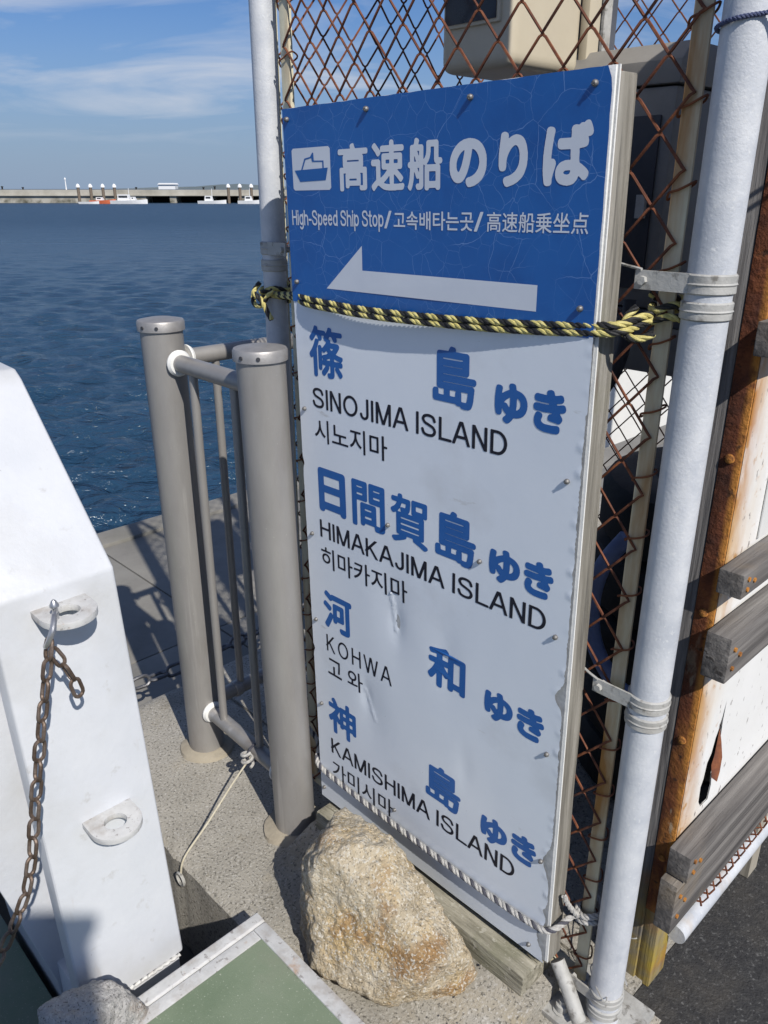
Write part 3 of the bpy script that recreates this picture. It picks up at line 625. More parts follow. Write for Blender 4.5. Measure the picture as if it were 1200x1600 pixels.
coil = [(WU + .016 + .018 * math.cos(s * .9), WB + .10 + s * .0042, .160 + .018 * math.sin(s * .9)) for s in range(215)]
part('wire_coil', MB().tube(coil, .0022, 4), rust_wire, t_)
for k in range(2): part('foot_post', MB().box(WU - .03, WU + .02, WB + .42 + .5 * k, WB + .47 + .5 * k, -.012, .268), wood_pale, t_)
part('overlap_sheet', MB().box(WU + .0012, WU + .004, WB + .115, WB + 1.04, .955, 2.03), board_white, t_, bevel=.0006)
lw = [(.0315 * math.cos(a) * (1 if a < 9 else 1) + POLE[0], .0315 * math.sin(a) + FB, .12 + .0035 * a) for a in [x * .35 for x in range(36)]]
single('tie_wire', MB().tube(spline([(WU - .115, WB - .006, .075), (POLE[0] + .02, FB - .034, .098), (POLE[0] - .034, FB - .005, .112), (POLE[0] - .01, FB + .036, .118), (POLE[0] + .034, FB + .012, .112), (WU - .112, WB - .010, .098), (WU - .08, WB - .011, .085), (WU - .04, WB - .012, .100), (WU - .036, WB + .03, .11)], 8), .0013, 5), bracket_m, 'thin wire lashing the white pole to the yellow stained timber post', 'wire', loc=(POLE[0], FB, .1))

# ------------------------------------------------------------------ the sign
SW, SH, SZ = .6604, 1.5166, .115
from mathutils import Matrix
us = Vector((0.69562662, -0.71826508, 0.01410233)); vs_ = Vector((-0.01705594, 0.00311257, 0.99984969)); ns = Vector((-0.71820101, -0.69576259, -0.01008551))
sign = bpy.data.objects.new('ferry_sign', None); COL.objects.link(sign); sign.empty_display_size = .05
sign.matrix_world = Matrix(((us.x, vs_.x, ns.x, ORG.x), (us.y, vs_.y, ns.y, ORG.y), (us.z, vs_.z, ns.z, SZ), (0, 0, 0, 1)))
tag(sign, 'tall blue and white ferry direction sign with a left arrow, tied to the fence', 'sign')
def spart(name, mb, mats, parent=None, **kw):
    o = bpy.data.objects.new(name, mb.mesh(name, mats, (0, 0, 0), **kw)); COL.objects.link(o); o.parent = parent or sign; return o
def dent(u, v):
    """forward offset of the thin white sheet (buckles and knocks)"""
    d = .0012 * noise.noise((u * 4, v * 3, 5)) + .0002 * noise.noise((u * 13, v * 9, 2))
    for (a, b_, r_, s) in ((.259, .605, .045, -.0030), (.267, .585, .018, -.0028), (.183, .352, .040, -.0026), (.172, .372, .015, -.0026), (.40, .56, .03, -.0018), (.45, .34, .02, -.0012)):
        q_ = ((u - a) / r_) ** 2 + ((v - b_) / (r_ * 2.2)) ** 2
        d += s * math.exp(-q_)
    for (a, b_, a2, b2, w, s) in ((.2535, .650, .2645, .566, .0035, .0035), (.168, .386, .199, .320, .003, .003)):
        tt = max(0, min(1, ((u - a) * (a2 - a) + (v - b_) * (b2 - b_)) / ((a2 - a) ** 2 + (b2 - b_) ** 2)))
        e = math.hypot(u - a - (a2 - a) * tt, v - b_ - (b2 - b_) * tt)
        d += s * math.exp(-(e / w) ** 2) * (noise.noise((u * 160, v * 160, 3)) * .8 + .5)
    return d
def torn(v):
    j = .003 + .0035 * abs(noise.noise((v * 38, 1, 0))) + .0025 * abs(noise.noise((v * 120, 4, 0))) + .0016 * noise.noise((v * 300, 9, 0))
    for c, h_, w in ((.60, .016, .020), (.245, .016, .030), (.06, .018, .03), (.13, .008, .012)): j += h_ * math.exp(-((v - c) / w) ** 2)
    return j
VB = 1.188                                                     # seam between the white and the blue sheet
g = MB(); nu, nv = 132, 300; vs = []
for j in range(nv + 1):
    v = VB * j / nv; e1 = SW - torn(v) * (1 if v < 1.08 else .35); e0 = .0012 * abs(noise.noise((v * 60, 3, 1))) + (.004 * math.exp(-((v - .862) / .01) ** 2) + .005 * math.exp(-((v - .42) / .008) ** 2))
    for i in range(nu + 1):
        s = i / nu; u = e0 + (e1 - e0) * s; d = dent(u, v)
        if s > .985: d += .0025 * max(0, noise.noise((v * 50, 7, 0)))
        vs.append((u, v, d))
g.add(vs, [[j * (nu + 1) + i, j * (nu + 1) + i + 1, (j + 1) * (nu + 1) + i + 1, (j + 1) * (nu + 1) + i] for j in range(nv) for i in range(nu)])
white_panel = spart('white_panel', g, sheet_white)
spart('under_film', MB().box(.002, SW - .003, .002, VB - .002, -.0075, -.0050), film_torn)
spart('backing_sheet', MB().box(-.001, SW + .001, -.001, SH, -.0105, -.0077), sheet_edge)
g = MB(); vs = []; nu2, nv2 = 40, 24
for j in range(nv2 + 1):
    for i in range(nu2 + 1):
        u = -.001 + (SW - .001) * i / nu2; v = VB - .002 + (SH - VB + .001) * j / nv2
        if i == nu2: u -= .003 * abs(noise.noise((v * 60, 2, 2))) + (.008 * max(0, (v - 1.49) / .026) ** 2)
        if j == nv2: v -= .0015 * abs(noise.noise((u * 40, 8, 2)))
        vs.append((u, v, .0012 + .0010 * noise.noise((u * 5, v * 5, 9))))
g.add(vs, [[j * (nu2 + 1) + i, j * (nu2 + 1) + i + 1, (j + 1) * (nu2 + 1) + i + 1, (j + 1) * (nu2 + 1) + i] for j in range(nv2) for i in range(nu2)])
blue_panel = spart('blue_panel', g, sheet_blue)
spart('panel_edge', MB().box(-.0015, SW - .0002, VB, SH - .001, -.0047, -.0005), sheet_edge, bevel=.0008)
def plank(x0, x1, y0, y1, z0, z1, axis):
    mb = MB(); n = 40; vs = []
    for i in range(n + 1):
        s = i / n; a = .0016 * noise.noise((s * 9, x0 * 7, 1)); b_ = .0020 * noise.noise((s * 7, x0 * 7, 6))
        if axis == 'v': y = y0 + (y1 - y0) * s; vs += [(x0 + a, y, z0 + b_), (x1 + a, y, z0 + b_), (x1 + a, y, z1), (x0 + a, y, z1)]
        else: x = x0 + (x1 - x0) * s; vs += [(x, y0 + a, z0 + b_), (x, y1 + a, z0 + b_), (x, y1 + a, z1), (x, y0 + a, z1)]
    return mb.add(vs, [[i * 4 + a, i * 4 + (a + 1) % 4, i * 4 + 4 + (a + 1) % 4, i * 4 + 4 + a] for i in range(n) for a in range(4)] + [[3, 2, 1, 0], [n * 4 + a for a in range(4)]])
wood_v = mat('wood_frame_v', [(.11, .10, .085), (.24, .225, .195), (.37, .35, .315)], 55, .9, 1.0, 90, bdist=.008, stretch=(1, .045, 1))
overlay(wood_v, (.10, .095, .085), 90, .60, .66, stretch=(1, .03, 1), amount=.7); overlay(wood_v, (.10, .06, .045), 11, .66, .73, stretch=(1, .2, 1), amount=.75)
overlay(wood_v, (.16, .17, .09), 4, .55, .68, amount=.4)
for (x0, x1) in ((SW - .046, SW - .0005), (.003, .048)): spart('frame_timber', plank(x0, x1, -.010, SH - .006, -.055, -.0108, 'v'), wood_v, bevel=.003)
wood_h = mat('wood_frame_h', [(.20, .18, .14), (.33, .30, .245), (.42, .39, .33)], 30, .8, .35, 60, stretch=(.06, 1, 1))
for (a, b_) in ((.006, .050), (.74, .784), (SH - .052, SH - .008)): spart('cross_timber', plank(.0495, SW - .0475, a, b_, -.052, -.0108, 'u'), wood_h, bevel=.003)
# screws: one mesh with a domed head, a slot cross and a washer
sm = MB().lathe([(.0042, -.002), (.0044, .0008), (.0038, .0026), (.0026, .0038), (.0012, .0044)], (0, 0, 0), 14).box(-.0026, .0026, -.0006, .0006, .0040, .0052).box(-.0006, .0006, -.0026, .0026, .0041, .0051).mesh('screw', screw_m)
for (u, v) in ((.0132, 1.498), (.2182, 1.4995), (.4335, 1.4985), (.6346, 1.4976), (.017, 1.2228), (.6361, 1.2248), (.0173, .9782), (.6346, .9743), (.251, .7934), (.4737, .7905), (.0201, .7075), (.6341, .7093), (.0171, .4993), (.0206, .2789), (.6332, .4782), (.0136, .032), (.6372, .2421), (.2566, .1164), (.6228, .022)):
    o = bpy.data.objects.new('screw', sm); COL.objects.link(o); o.parent = sign; o.location = (u, v, (dent(u, v) if v < VB else .0015) + .0018); o.rotation_euler = (0, 0, random.random() * 3)

# ---- lettering: glyph outlines thickened and rounded on a raster, traced back to polygons
def trace(fld):
    """marching squares at 0.5 -> closed polylines (x right, y up, in pixels)"""
    H_, W_ = fld.shape; f = fld - .5; nxt = {}
    b_ = f > 0
    code = b_[:-1, :-1] * 1 + b_[:-1, 1:] * 2 + b_[1:, 1:] * 4 + b_[1:, :-1] * 8
    E = {1: [(3, 0)], 2: [(0, 1)], 3: [(3, 1)], 4: [(1, 2)], 5: [(3, 2), (1, 0)], 6: [(0, 2)], 7: [(3, 2)], 8: [(2, 3)], 9: [(2, 0)], 10: [(0, 3), (2, 1)], 11: [(2, 1)], 12: [(1, 3)], 13: [(1, 0)], 14: [(0, 3)]}
    key = lambda i, j, e: (i, j, 0) if e == 0 else (i, j + 1, 1) if e == 1 else (i + 1, j, 0) if e == 2 else (i, j, 1)
    for i, j in zip(*np.nonzero((code > 0) & (code < 15))):
        for a, c in E[int(code[i, j])]: nxt[key(i, j, a)] = key(i, j, c)
    def pos(k):
        i, j, d = k
        if d == 0: a, c = f[i, j], f[i, j + 1]; return (j + a / (a - c), i)
        a, c = f[i, j], f[i + 1, j]; return (j, i + a / (a - c))
    loops = []
    while nxt:
        s = next(iter(nxt)); lp = []; k = s
        while k in nxt: lp.append(pos(k)); k = nxt.pop(k)
        if len(lp) > 5: loops.append(lp)
    return loops
def simplify(lp, tol):
    def dp(a, b_):
        st = [(a, b_)]; keep = {a, b_}
        while st:
            a, b_ = st.pop()
            if b_ - a < 2: continue
            p0, p1 = lp[a], lp[b_]; seg = np.array(lp[a + 1:b_]); d = np.subtract(p1, p0); L_ = math.hypot(*d) or 1e-9
            e = np.abs((seg[:, 0] - p0[0]) * d[1] - (seg[:, 1] - p0[1]) * d[0]) / L_ if L_ > 1e-6 else np.hypot(seg[:, 0] - p0[0], seg[:, 1] - p0[1])
            k = int(e.argmax())
            if e[k] > tol: keep.add(a + 1 + k); st += [(a, a + 1 + k), (a + 1 + k, b_)]
        return keep
    n = len(lp); m = n // 2
    ks = sorted(dp(0, m) | dp(m, n - 1)); return [lp[k] for k in ks]
def blur(a, n=1):
    for _ in range(n):
        p_ = np.pad(a, 1); a = (p_[1:-1, :-2] + 2 * p_[1:-1, 1:-1] + p_[1:-1, 2:]) / 4
        p_ = np.pad(a, 1); a = (p_[:-2, 1:-1] + 2 * p_[1:-1, 1:-1] + p_[2:, 1:-1]) / 4
    return a
def morph(b_, r):
    """dilate (r>0) or erode (r<0) by a disc"""
    if r < 0: return ~morph(~b_, -r)
    R_ = int(math.ceil(r)); p_ = np.pad(b_, R_); out = np.zeros_like(b_); H_, W_ = b_.shape
    for dy_ in range(-R_, R_ + 1):
        for dx_ in range(-R_, R_ + 1):
            if dx_ * dx_ + dy_ * dy_ <= r * r + .3: out |= p_[R_ + dy_:R_ + dy_ + H_, R_ + dx_:R_ + dx_ + W_]
    return out
EM = 150
def cjk_loops(text, grow, rnd):
    c = bpy.data.curves.new('glyph', 'FONT'); c.body = text; c.size = 1.0; c.resolution_u = 6
    o = bpy.data.objects.new('glyph', c); COL.objects.link(o)
    dg = bpy.context.evaluated_depsgraph_get(); dg.update(); ev = o.evaluated_get(dg); me = ev.to_mesh()
    me.calc_loop_triangles(); V = np.array([v.co[:2] for v in me.vertices]); T = [tuple(t.vertices) for t in me.loop_triangles]
    ev.to_mesh_clear(); bpy.data.objects.remove(o); bpy.data.curves.remove(c)
    V = V * EM; pad = 14; V -= V.min(0) - pad; W_, H_ = (V.max(0) + pad).astype(int) + 1
    a = np.zeros((H_, W_), bool)
    for t in T:
        P = V[list(t)]; x0, y0 = np.floor(P.min(0)).astype(int); x1, y1 = np.ceil(P.max(0)).astype(int)
        X, Y = np.meshgrid(np.arange(x0, x1 + 1), np.arange(y0, y1 + 1)); ins = np.ones(X.shape, bool)
        A = (P[1][0] - P[0][0]) * (P[2][1] - P[0][1]) - (P[1][1] - P[0][1]) * (P[2][0] - P[0][0])
        if abs(A) < 1e-9: continue
        sg = 1 if A > 0 else -1
        for k in range(3):
            q0, q1 = P[k], P[(k + 1) % 3]; ins &= sg * ((q1[0] - q0[0]) * (Y - q0[1]) - (q1[1] - q0[1]) * (X - q0[0])) >= -.02
        a[y0:y1 + 1, x0:x1 + 1] |= ins
    if rnd: a = morph(a, -rnd)
    a = morph(a, grow + rnd)
    return [simplify(l, .25) for l in trace(blur(a.astype(float), 3))]
def arc(cx, cy, rx, ry, a0, a1, n=14): return [(cx + rx * math.cos(R(a0 + (a1 - a0) * i / n)), cy + ry * math.sin(R(a0 + (a1 - a0) * i / n))) for i in range(n + 1)]
sS = [tuple(v)[:2] for v in spline([(.60, .72, 0), (.53, .88, 0), (.34, .937, 0), (.15, .885, 0), (.085, .745, 0), (.17, .60, 0), (.35, .525, 0), (.54, .43, 0), (.615, .27, 0), (.53, .11, 0), (.33, .063, 0), (.13, .12, 0), (.055, .30, 0)], 5)]
up = lambda x: [(x, -.2), (x, 1.2)]
LET = {  # strokes, advance width, (clip low, clip high)
 'S': ([sS], .68), 'I': ([up(.065)], .13), 'N': ([up(.065), [(.03, 1.06), (.60, -.06)], up(.565)], .63), 'O': ([arc(.40, .5, .335, .437, 0, 360, 30)], .80),
 'J': ([[(.40, 1.2), (.40, .30)] + arc(.232, .26, .168, .197, 0, -180, 14)], .47), 'M': ([up(.065), [(.05, 1.08), (.385, -.02)], [(.72, 1.08), (.385, -.02)], up(.705)], .77),
 'A': ([[(-.03, -.15), (.345, 1.05)], [(.72, -.15), (.345, 1.05)], [(.14, .33), (.55, .33)]], .69), 'L': ([up(.065), [(.065, .06), (.52, .06)]], .52),
 'D': ([up(.065), [(.065, .94), (.27, .94)] + arc(.27, .5, .335, .44, 90, -90, 18) + [(.065, .06)]], .67), 'H': ([up(.065), up(.595), [(.065, .53), (.595, .53)]], .66),
 'K': ([up(.065), [(.66, 1.12), (.02, .32)], [(.225, .56), (.68, -.12)]], .64), 'W': ([[(-.02, 1.15), (.255, -.05)], [(.475, 1.06), (.235, -.06)], [(.475, 1.06), (.715, -.06)], [(.97, 1.15), (.695, -.05)]], .95),
 'i': ([[(.06, -.2), (.06, .72)], [(.06, .88), (.06, 1.2)]], .12), 'h': ([[(.06, -.2), (.06, 1.2)], arc(.27, .44, .21, .22, 180, 0, 12) + [(.48, -.2)]], .54),
 'g': ([arc(.27, .37, .21, .30, 0, 360, 20), [(.48, .72), (.48, -.05)] + arc(.28, -.05, .20, .18, 0, -150, 10)], .54), 'p': ([[(.06, .72), (.06, -.40)], arc(.28, .37, .215, .30, 0, 360, 20)], .55),
 'e': ([[(.06, .40), (.47, .40)] + arc(.27, .37, .21, .30, 8, 320, 20)], .53), 'd': ([[(.49, 1.2), (.49, -.2)], arc(.28, .37, .215, .30, 0, 360, 20)], .55),
 't': ([[(.15, .92), (.15, .16), (.20, .065), (.30, .06)], [(0, .67), (.30, .67)]], .31), 'o': ([arc(.29, .37, .225, .30, 0, 360, 22)], .58), '-': ([[(.03, .36), (.30, .36)]], .33), '/': ([[(-.04, -.15), (.34, 1.15)]], .30)}
def latin_loops(text, hw=.062, gap=.115, PX=46):
    segs = []; x = 0
    for ch in text:
        if ch == ' ': x += .28; continue
        st, w = LET[ch]
        for pl_ in st: segs += [(x + a[0], a[1], x + c[0], c[1]) for a, c in zip(pl_, pl_[1:])]
        x += w + gap
    Wd = x - gap; ox, oy = 6, int(.5 * PX) + 4
    X, Y = np.meshgrid((np.arange(int(Wd * PX) + 2 * ox) - ox) / PX, (np.arange(int(1.5 * PX) + 12) - oy) / PX)
    D = np.full(X.shape, 9.0)
    for (a, b_, c, d) in segs:
        lo = max(0, int((min(a, c) - .2) * PX) + ox); hi = int((max(a, c) + .2) * PX) + ox + 1
        xs_, ys_ = X[:, lo:hi], Y[:, lo:hi]; ll = (c - a) ** 2 + (d - b_) ** 2 + 1e-12
        tt = np.clip(((xs_ - a) * (c - a) + (ys_ - b_) * (d - b_)) / ll, 0, 1)
        D[:, lo:hi] = np.minimum(D[:, lo:hi], np.hypot(xs_ - a - tt * (c - a), ys_ - b_ - tt * (d - b_)))
    f = .5 + (hw - D) * PX * .5
    low = np.full(X.shape, -.0); desc = any(ch in 'gp' for ch in text)
    f = np.minimum(f, .5 + (1 - Y) * PX * .5)
    if not desc: f = np.minimum(f, .5 + Y * PX * .5)
    else:                                             # only g and p reach under the baseline
        x = 0; keep = Y >= 0
        for ch in text:
            w = .28 if ch == ' ' else LET[ch][1] + gap
            if ch in 'gp': keep |= (X >= x - .06) & (X < x + w - .05)
            x += w
        f = np.where(keep, f, np.minimum(f, .5 + Y * PX * .5))
        f = np.minimum(f, .5 + (Y + .30) * PX * .5)
    f = np.clip(f, 0, 1); lo_ = trace(f)
    return [[((px - ox) / PX, (py - oy) / PX) for px, py in simplify(l, .12)] for l in lo_], Wd
def nest(loops):
    """outer outlines with the holes that lie in them"""
    ar = lambda l: sum(a[0] * b_[1] - b_[0] * a[1] for a, b_ in zip(l, l[1:] + l[:1])) / 2
    def inside(p_, l):
        c = False
        for a, b_ in zip(l, l[1:] + l[:1]):
            if (a[1] > p_[1]) != (b_[1] > p_[1]) and p_[0] < (b_[0] - a[0]) * (p_[1] - a[1]) / (b_[1] - a[1]) + a[0]: c = not c
        return c
    depth = [sum(inside(l[0], m_) for m_ in loops if m_ is not l) for l in loops]
    out = []
    for l, d in zip(loops, depth):
        if d % 2 == 0: out.append([l] + [h_ for h_, e in zip(loops, depth) if e == d + 1 and inside(h_[0], l)])
    return out
def letters(name, jobs, m, parent, lift=.0005):
    """jobs: (loops, box u0 v0 u1 v1, fit) ; one mesh for a line of lettering"""
    mb = MB()
    for loops, (u0, v0, u1, v1), fit in jobs:
        al = [p_ for l in loops for p_ in l]
        if fit == 'box': x0 = min(p_[0] for p_ in al); x1 = max(p_[0] for p_ in al); y0 = min(p_[1] for p_ in al); y1 = max(p_[1] for p_ in al)
        else: x0, x1, y0, y1 = 0, fit, 0, 1
        for grp in nest(loops): 
          pl_ = [[Vector((u0 + (x - x0) / (x1 - x0) * (u1 - u0), v0 + (y - y0) / (y1 - y0) * (v1 - v0), 0)) for x, y in l] for l in grp]
          fl_ = [v for l in pl_ for v in l]
          mb.add([(v.x, v.y, lift + (dent(v.x, v.y) if v.y < VB else .0012 + .0010 * noise.noise((v.x * 5, v.y * 5, 9)))) for v in fl_], [list(t3) for t3 in tessellate_polygon([[Vector((v.x * 1000, v.y * 1000, 0)) for v in l] for l in pl_])])
    o = bpy.data.objects.new(name, mb.mesh(name, m, smooth=False)); COL.objects.link(o); o.parent = parent
    for p_ in o.data.polygons:
        if p_.normal.z < 0: p_.flip()
    return o
CJ = {}
def G(ch, grow=5.5, rnd=2):
    k = (ch, grow, rnd)
    if k not in CJ: CJ[k] = cjk_loops(ch, grow, rnd)
    return CJ[k]
def row(chars, boxes, grow): return [(G(c, g_, 2), b_, 'box') for c, b_, g_ in zip(chars, boxes, grow)]
def lat(text, u0, u1, v0, v1, **kw):
    lo, w = latin_loops(text, **kw); return [(lo, (u0, v0, u1, v1), w)]
for job in row('高速船のりば', [(.145, 1.379, .218, 1.452), (.226, 1.3785, .3008, 1.4528), (.308, 1.378, .3805, 1.4525), (.3953, 1.3815, .4655, 1.4465), (.487, 1.3805, .5366, 1.451), (.562, 1.3805, .637, 1.4575)], [4.5, 4.2, 4.2, 7.5, 8, 7]): letters('character', [job], letter_white, blue_panel)
letters('small_lettering', lat('High-Speed Ship Stop', .0116, .252, 1.3235, 1.3490, hw=.068, gap=.10) + lat('/', .2562, .2685, 1.3215, 1.3486, hw=.07) + [(G('고속배타는곳', 2.6, 0), (.2756, 1.3205, .443, 1.3478), 'box')] + lat('/', .447, .4594, 1.3203, 1.3476, hw=.07) + [(G('高速船乗坐点', 1.8, 0), (.4688, 1.3205, .6390, 1.3475), 'box')], letter_white, blue_panel)
rect = lambda a, b_, c, d: [(a, b_), (c, b_), (c, d), (a, d)]
ic = lambda x, y: (.0204 + (x - 215) / 157 * .1041, 1.3819 + (811 - y) / 185 * .0687)
icon_plate = [(.0204 + .1041 * a, 1.3819 + .0687 * b_) for a, b_ in [(.04, 0), (.96, 0), (1, .05), (1, .95), (.96, 1), (.04, 1), (0, .95), (0, .05)]]
def flat(name, polys, m, parent, lift): return letters(name, [([pl_], (min(p_[0] for p_ in pl_), min(p_[1] for p_ in pl_), max(p_[0] for p_ in pl_), max(p_[1] for p_ in pl_)), 'box') for pl_ in polys], m, parent, lift)
plate = flat('ship_pictogram', [icon_plate], letter_white, blue_panel, .0003)
def strip(p0, p1, w):
    d = Vector((p1[0] - p0[0], p1[1] - p0[1])).normalized() * w; nn = Vector((-d.y, d.x)); a, b_ = Vector(p0) - d, Vector(p1) + d
    return [tuple(a + nn), tuple(a - nn), tuple(b_ - nn), tuple(b_ + nn)]
hull = [ic(225, 722), ic(362, 716), ic(352, 769), ic(246, 773)]
sup = [ic(252, 722), ic(268, 672), ic(292, 666), ic(302, 648), ic(306, 650), ic(307, 683), ic(346, 685), ic(346, 720), ic(341, 720), ic(341, 690), ic(300, 688), ic(297, 671), ic(273, 677), ic(258, 722)]
flat('ship_mark', [hull], sheet_blue, plate, .0012) if False else None
letters('ship_mark', [([hull], (min(x for x, y in hull), min(y for x, y in hull), max(x for x, y in hull), max(y for x, y in hull)), 'box'), ([sup], (min(x for x, y in sup), min(y for x, y in sup), max(x for x, y in sup), max(y for x, y in sup)), 'box')], letter_blue, blue_panel, .0006)
flat('arrow', [[(.1013, 1.2160), (.5630, 1.2145), (.5633, 1.2510), (.1978, 1.2520), (.1981, 1.2925)]], letter_white, blue_panel, .0003)
KB = .0935
for job in row('篠島ゆき', [(.041, 1.049, .138, 1.146), (.362, 1.047, .456, 1.146), (.494, 1.041, .5565, 1.105), (.567, 1.041, .6245, 1.106)], [3.0, 4.2, 8, 8]): letters('character', [job], letter_blue, white_panel)
letters('romaji_lettering', lat('SINOJIMA ISLAND', .0435, .5215, .9865, 1.0265), letter_black, white_panel)
letters('hangul_lettering', [(G('시노지마', 1.8, 0), (.0455, .9175, .2515, .9650), 'box')], letter_black, white_panel)
for job in row('日間賀島ゆき', [(.0480, .7690, .1315, .8640), (.1505, .7675, .2425, .8640), (.2585, .7675, .3525, .8650), (.3705, .7670, .4640, .8640), (.4935, .7660, .5580, .8275), (.5660, .7665, .6230, .8290)], [6, 4.5, 3.6, 4.2, 8, 8]): letters('character', [job], letter_blue, white_panel)
letters('romaji_lettering', lat('HIMAKAJIMA ISLAND', .0460, .6140, .7085, .7480), letter_black, white_panel)
letters('hangul_lettering', [(G('히마카지마', 1.8, 0), (.0458, .6400, .2987, .6880), 'box')], letter_black, white_panel)
for job in row('河和ゆき', [(.0450, .4940, .1360, .5850), (.3540, .4940, .4480, .5830), (.4940, .4880, .5580, .5500), (.5670, .4880, .6240, .5510)], [5.2, 5.2, 8, 8]): letters('character', [job], letter_blue, white_panel)
letters('romaji_lettering', lat('KOHWA', .0485, .2515, .4335, .4750, hw=.055, gap=.24), letter_black, white_panel)
letters('hangul_lettering', [(G('고', 1.8, 0), (.0495, .3745, .0955, .4165), 'box'), (G('와', 1.8, 0), (.1150, .3690, .1615, .4180), 'box')], letter_black, white_panel)
for job in row('神島ゆき', [(.0435, .2180, .1365, .3140), (.3495, .2145, .4435, .3080), (.4955, .2040, .5595, .2660), (.5690, .2080, .6255, .2720)], [4.6, 4.2, 8, 8]): letters('character', [job], letter_blue, white_panel)
letters('romaji_lettering', lat('KAMISHIMA ISLAND', .0470, .5800, .1545, .1960), letter_black, white_panel)
letters('hangul_lettering', [(G('가미시마', 1.8, 0), (.0475, .0860, .2500, .1345), 'box')], letter_black, white_panel)

# mortar footing that lifts the sign's foot, then the timber sleeper on it
single('sign_footing', MB().prism([(-.19, -.004), (-.10, .028), (-.040, .051), (.07, .051), (.07, -.01), (-.19, -.01)], 0, .0, .668), plinth_m, None, None, kind='structure', bevel=.006)
# timber sleeper under the sign
mb = MB(); n = 24; vs = []
for i in range(n + 1):
    u = .02 + (.640 - .02) * i / n; a = .003 * noise.noise((u * 14, 1, 1)); c = .003 * noise.noise((u * 20, 5, 1))
    vs += [(u, -.040 + a, .048), (u, .058, .048), (u, .058, .1005 + c), (u, -.036 + a, .099 + c)]
mb.add(vs, [[i * 4 + a, i * 4 + (a + 1) % 4, i * 4 + 4 + (a + 1) % 4, i * 4 + 4 + a] for i in range(n) for a in range(4)] + [[3, 2, 1, 0], [n * 4 + a for a in range(4)]])
single('timber_sleeper', mb, wood_sleeper, 'weathered timber sleeper lying under the foot of the ferry sign', 'timber', loc=(.35, 0, .05), bevel=.005)

# ------------------------------------------------------------------ stones
def stone(name, c, planes, m, label, soft=14, amp=(.012, .005, .0022), seed=0, sub=6):
    bm = bmesh.new(); bmesh.ops.create_icosphere(bm, subdivisions=sub, radius=1)
    for v in bm.verts:
        d = v.co.normalized(); s = 0
        for (n_, h_) in planes:
            nn = Vector(n_).normalized(); k = d.dot(nn)
            if k > .02: s += (k / h_) ** soft
        r = s ** (-1 / soft) if s > 0 else .3
        P = d * r; q_ = P * 1.0 + Vector((seed, seed, 0))
        r += amp[0] * noise.noise(q_ * 9) + amp[1] * noise.noise(q_ * 28) + amp[2] * noise.noise(q_ * 80)
        v.co = d * r
    me = bpy.data.meshes.new(name); bm.to_mesh(me); bm.free(); me.materials.append(m)
    me.polygons.foreach_set('use_smooth', [True] * len(me.polygons))
    o = bpy.data.objects.new(name, me); COL.objects.link(o); o.location = F(*c); o.rotation_euler = (0, 0, -AZ)
    return tag(o, label, 'rock')
stone('boulder', (.325, -.155, .120), [((-1, -.15, .10), .150), ((-.72, -.45, .55), .157), ((-.30, -.25, 1), .170), ((-.1, .3, 1), .158), ((.50, -.18, .85), .137), ((.60, .3, .75), .14), ((1, -.25, .10), .188), ((.85, -.6, -.35), .170), ((.30, -1, .30), .092), ((-.45, -.9, .12), .116), ((0, 1, .1), .092), ((0, 0, -1), .125), ((.3, -.8, -.7), .142), ((-.6, -.4, -.6), .160)], rock_m, 'large golden brown granite boulder leaning at the foot of the sign', soft=44, amp=(.011, .009, .0055))
stone('granite_stone', (.172, -.672, .068), [((-.2, .9, .3), .092), ((.9, .3, .2), .066), ((-.9, -.2, .2), .082), ((0, -1, .1), .085), ((.1, .05, 1), .115), ((.4, .55, .75), .105), ((-.5, .3, .8), .11), ((0, 0, -1), .34), ((.7, -.6, .4), .085)], stone_m, 'grey speckled granite stone at the corner of the green gangway deck', seed=4, soft=16, amp=(.016, .007, .004))

gr = MB(); rg = random.Random(5)
def pebble(u, b_, z, r):
    sq = [rg.uniform(.55, 1.2) for _ in range(6)]
    gr.add([(u + r * sq[0], b_, z), (u - r * sq[1], b_, z), (u, b_ + r * sq[2], z), (u, b_ - r * sq[3], z), (u, b_, z + r * .7 * sq[4]), (u, b_, z - r * .5)], [[0, 2, 4], [2, 1, 4], [1, 3, 4], [3, 0, 4], [2, 0, 5], [1, 2, 5], [3, 1, 5], [0, 3, 5]])
for k in range(620):
    a = rg.random()
    if a < .45: u, b_ = .325 + .26 * math.cos(k) * rg.uniform(.6, 1.05), -.20 + .11 * math.sin(k) * rg.uniform(.6, 1)
    elif a < .75: u, b_ = rg.uniform(.2, .83), -.30 + abs(rg.gauss(0, .02))
    else: u, b_ = rg.uniform(-.7, .8), rg.uniform(-.30, -.02)
    zg = 0 if b_ < -.19 else (.006 + (b_ + .19) * .36 if 0 < u < .668 else 0)
    pebble(u, b_, zg + .001, rg.choice((.0012, .0016, .002, .0028, .004)) * rg.uniform(.7, 1.2))
single('grit', gr, plinth_m, 'loose grit and tiny stones scattered on the concrete around the boulder', 'grit', kind='stuff', smooth=False)

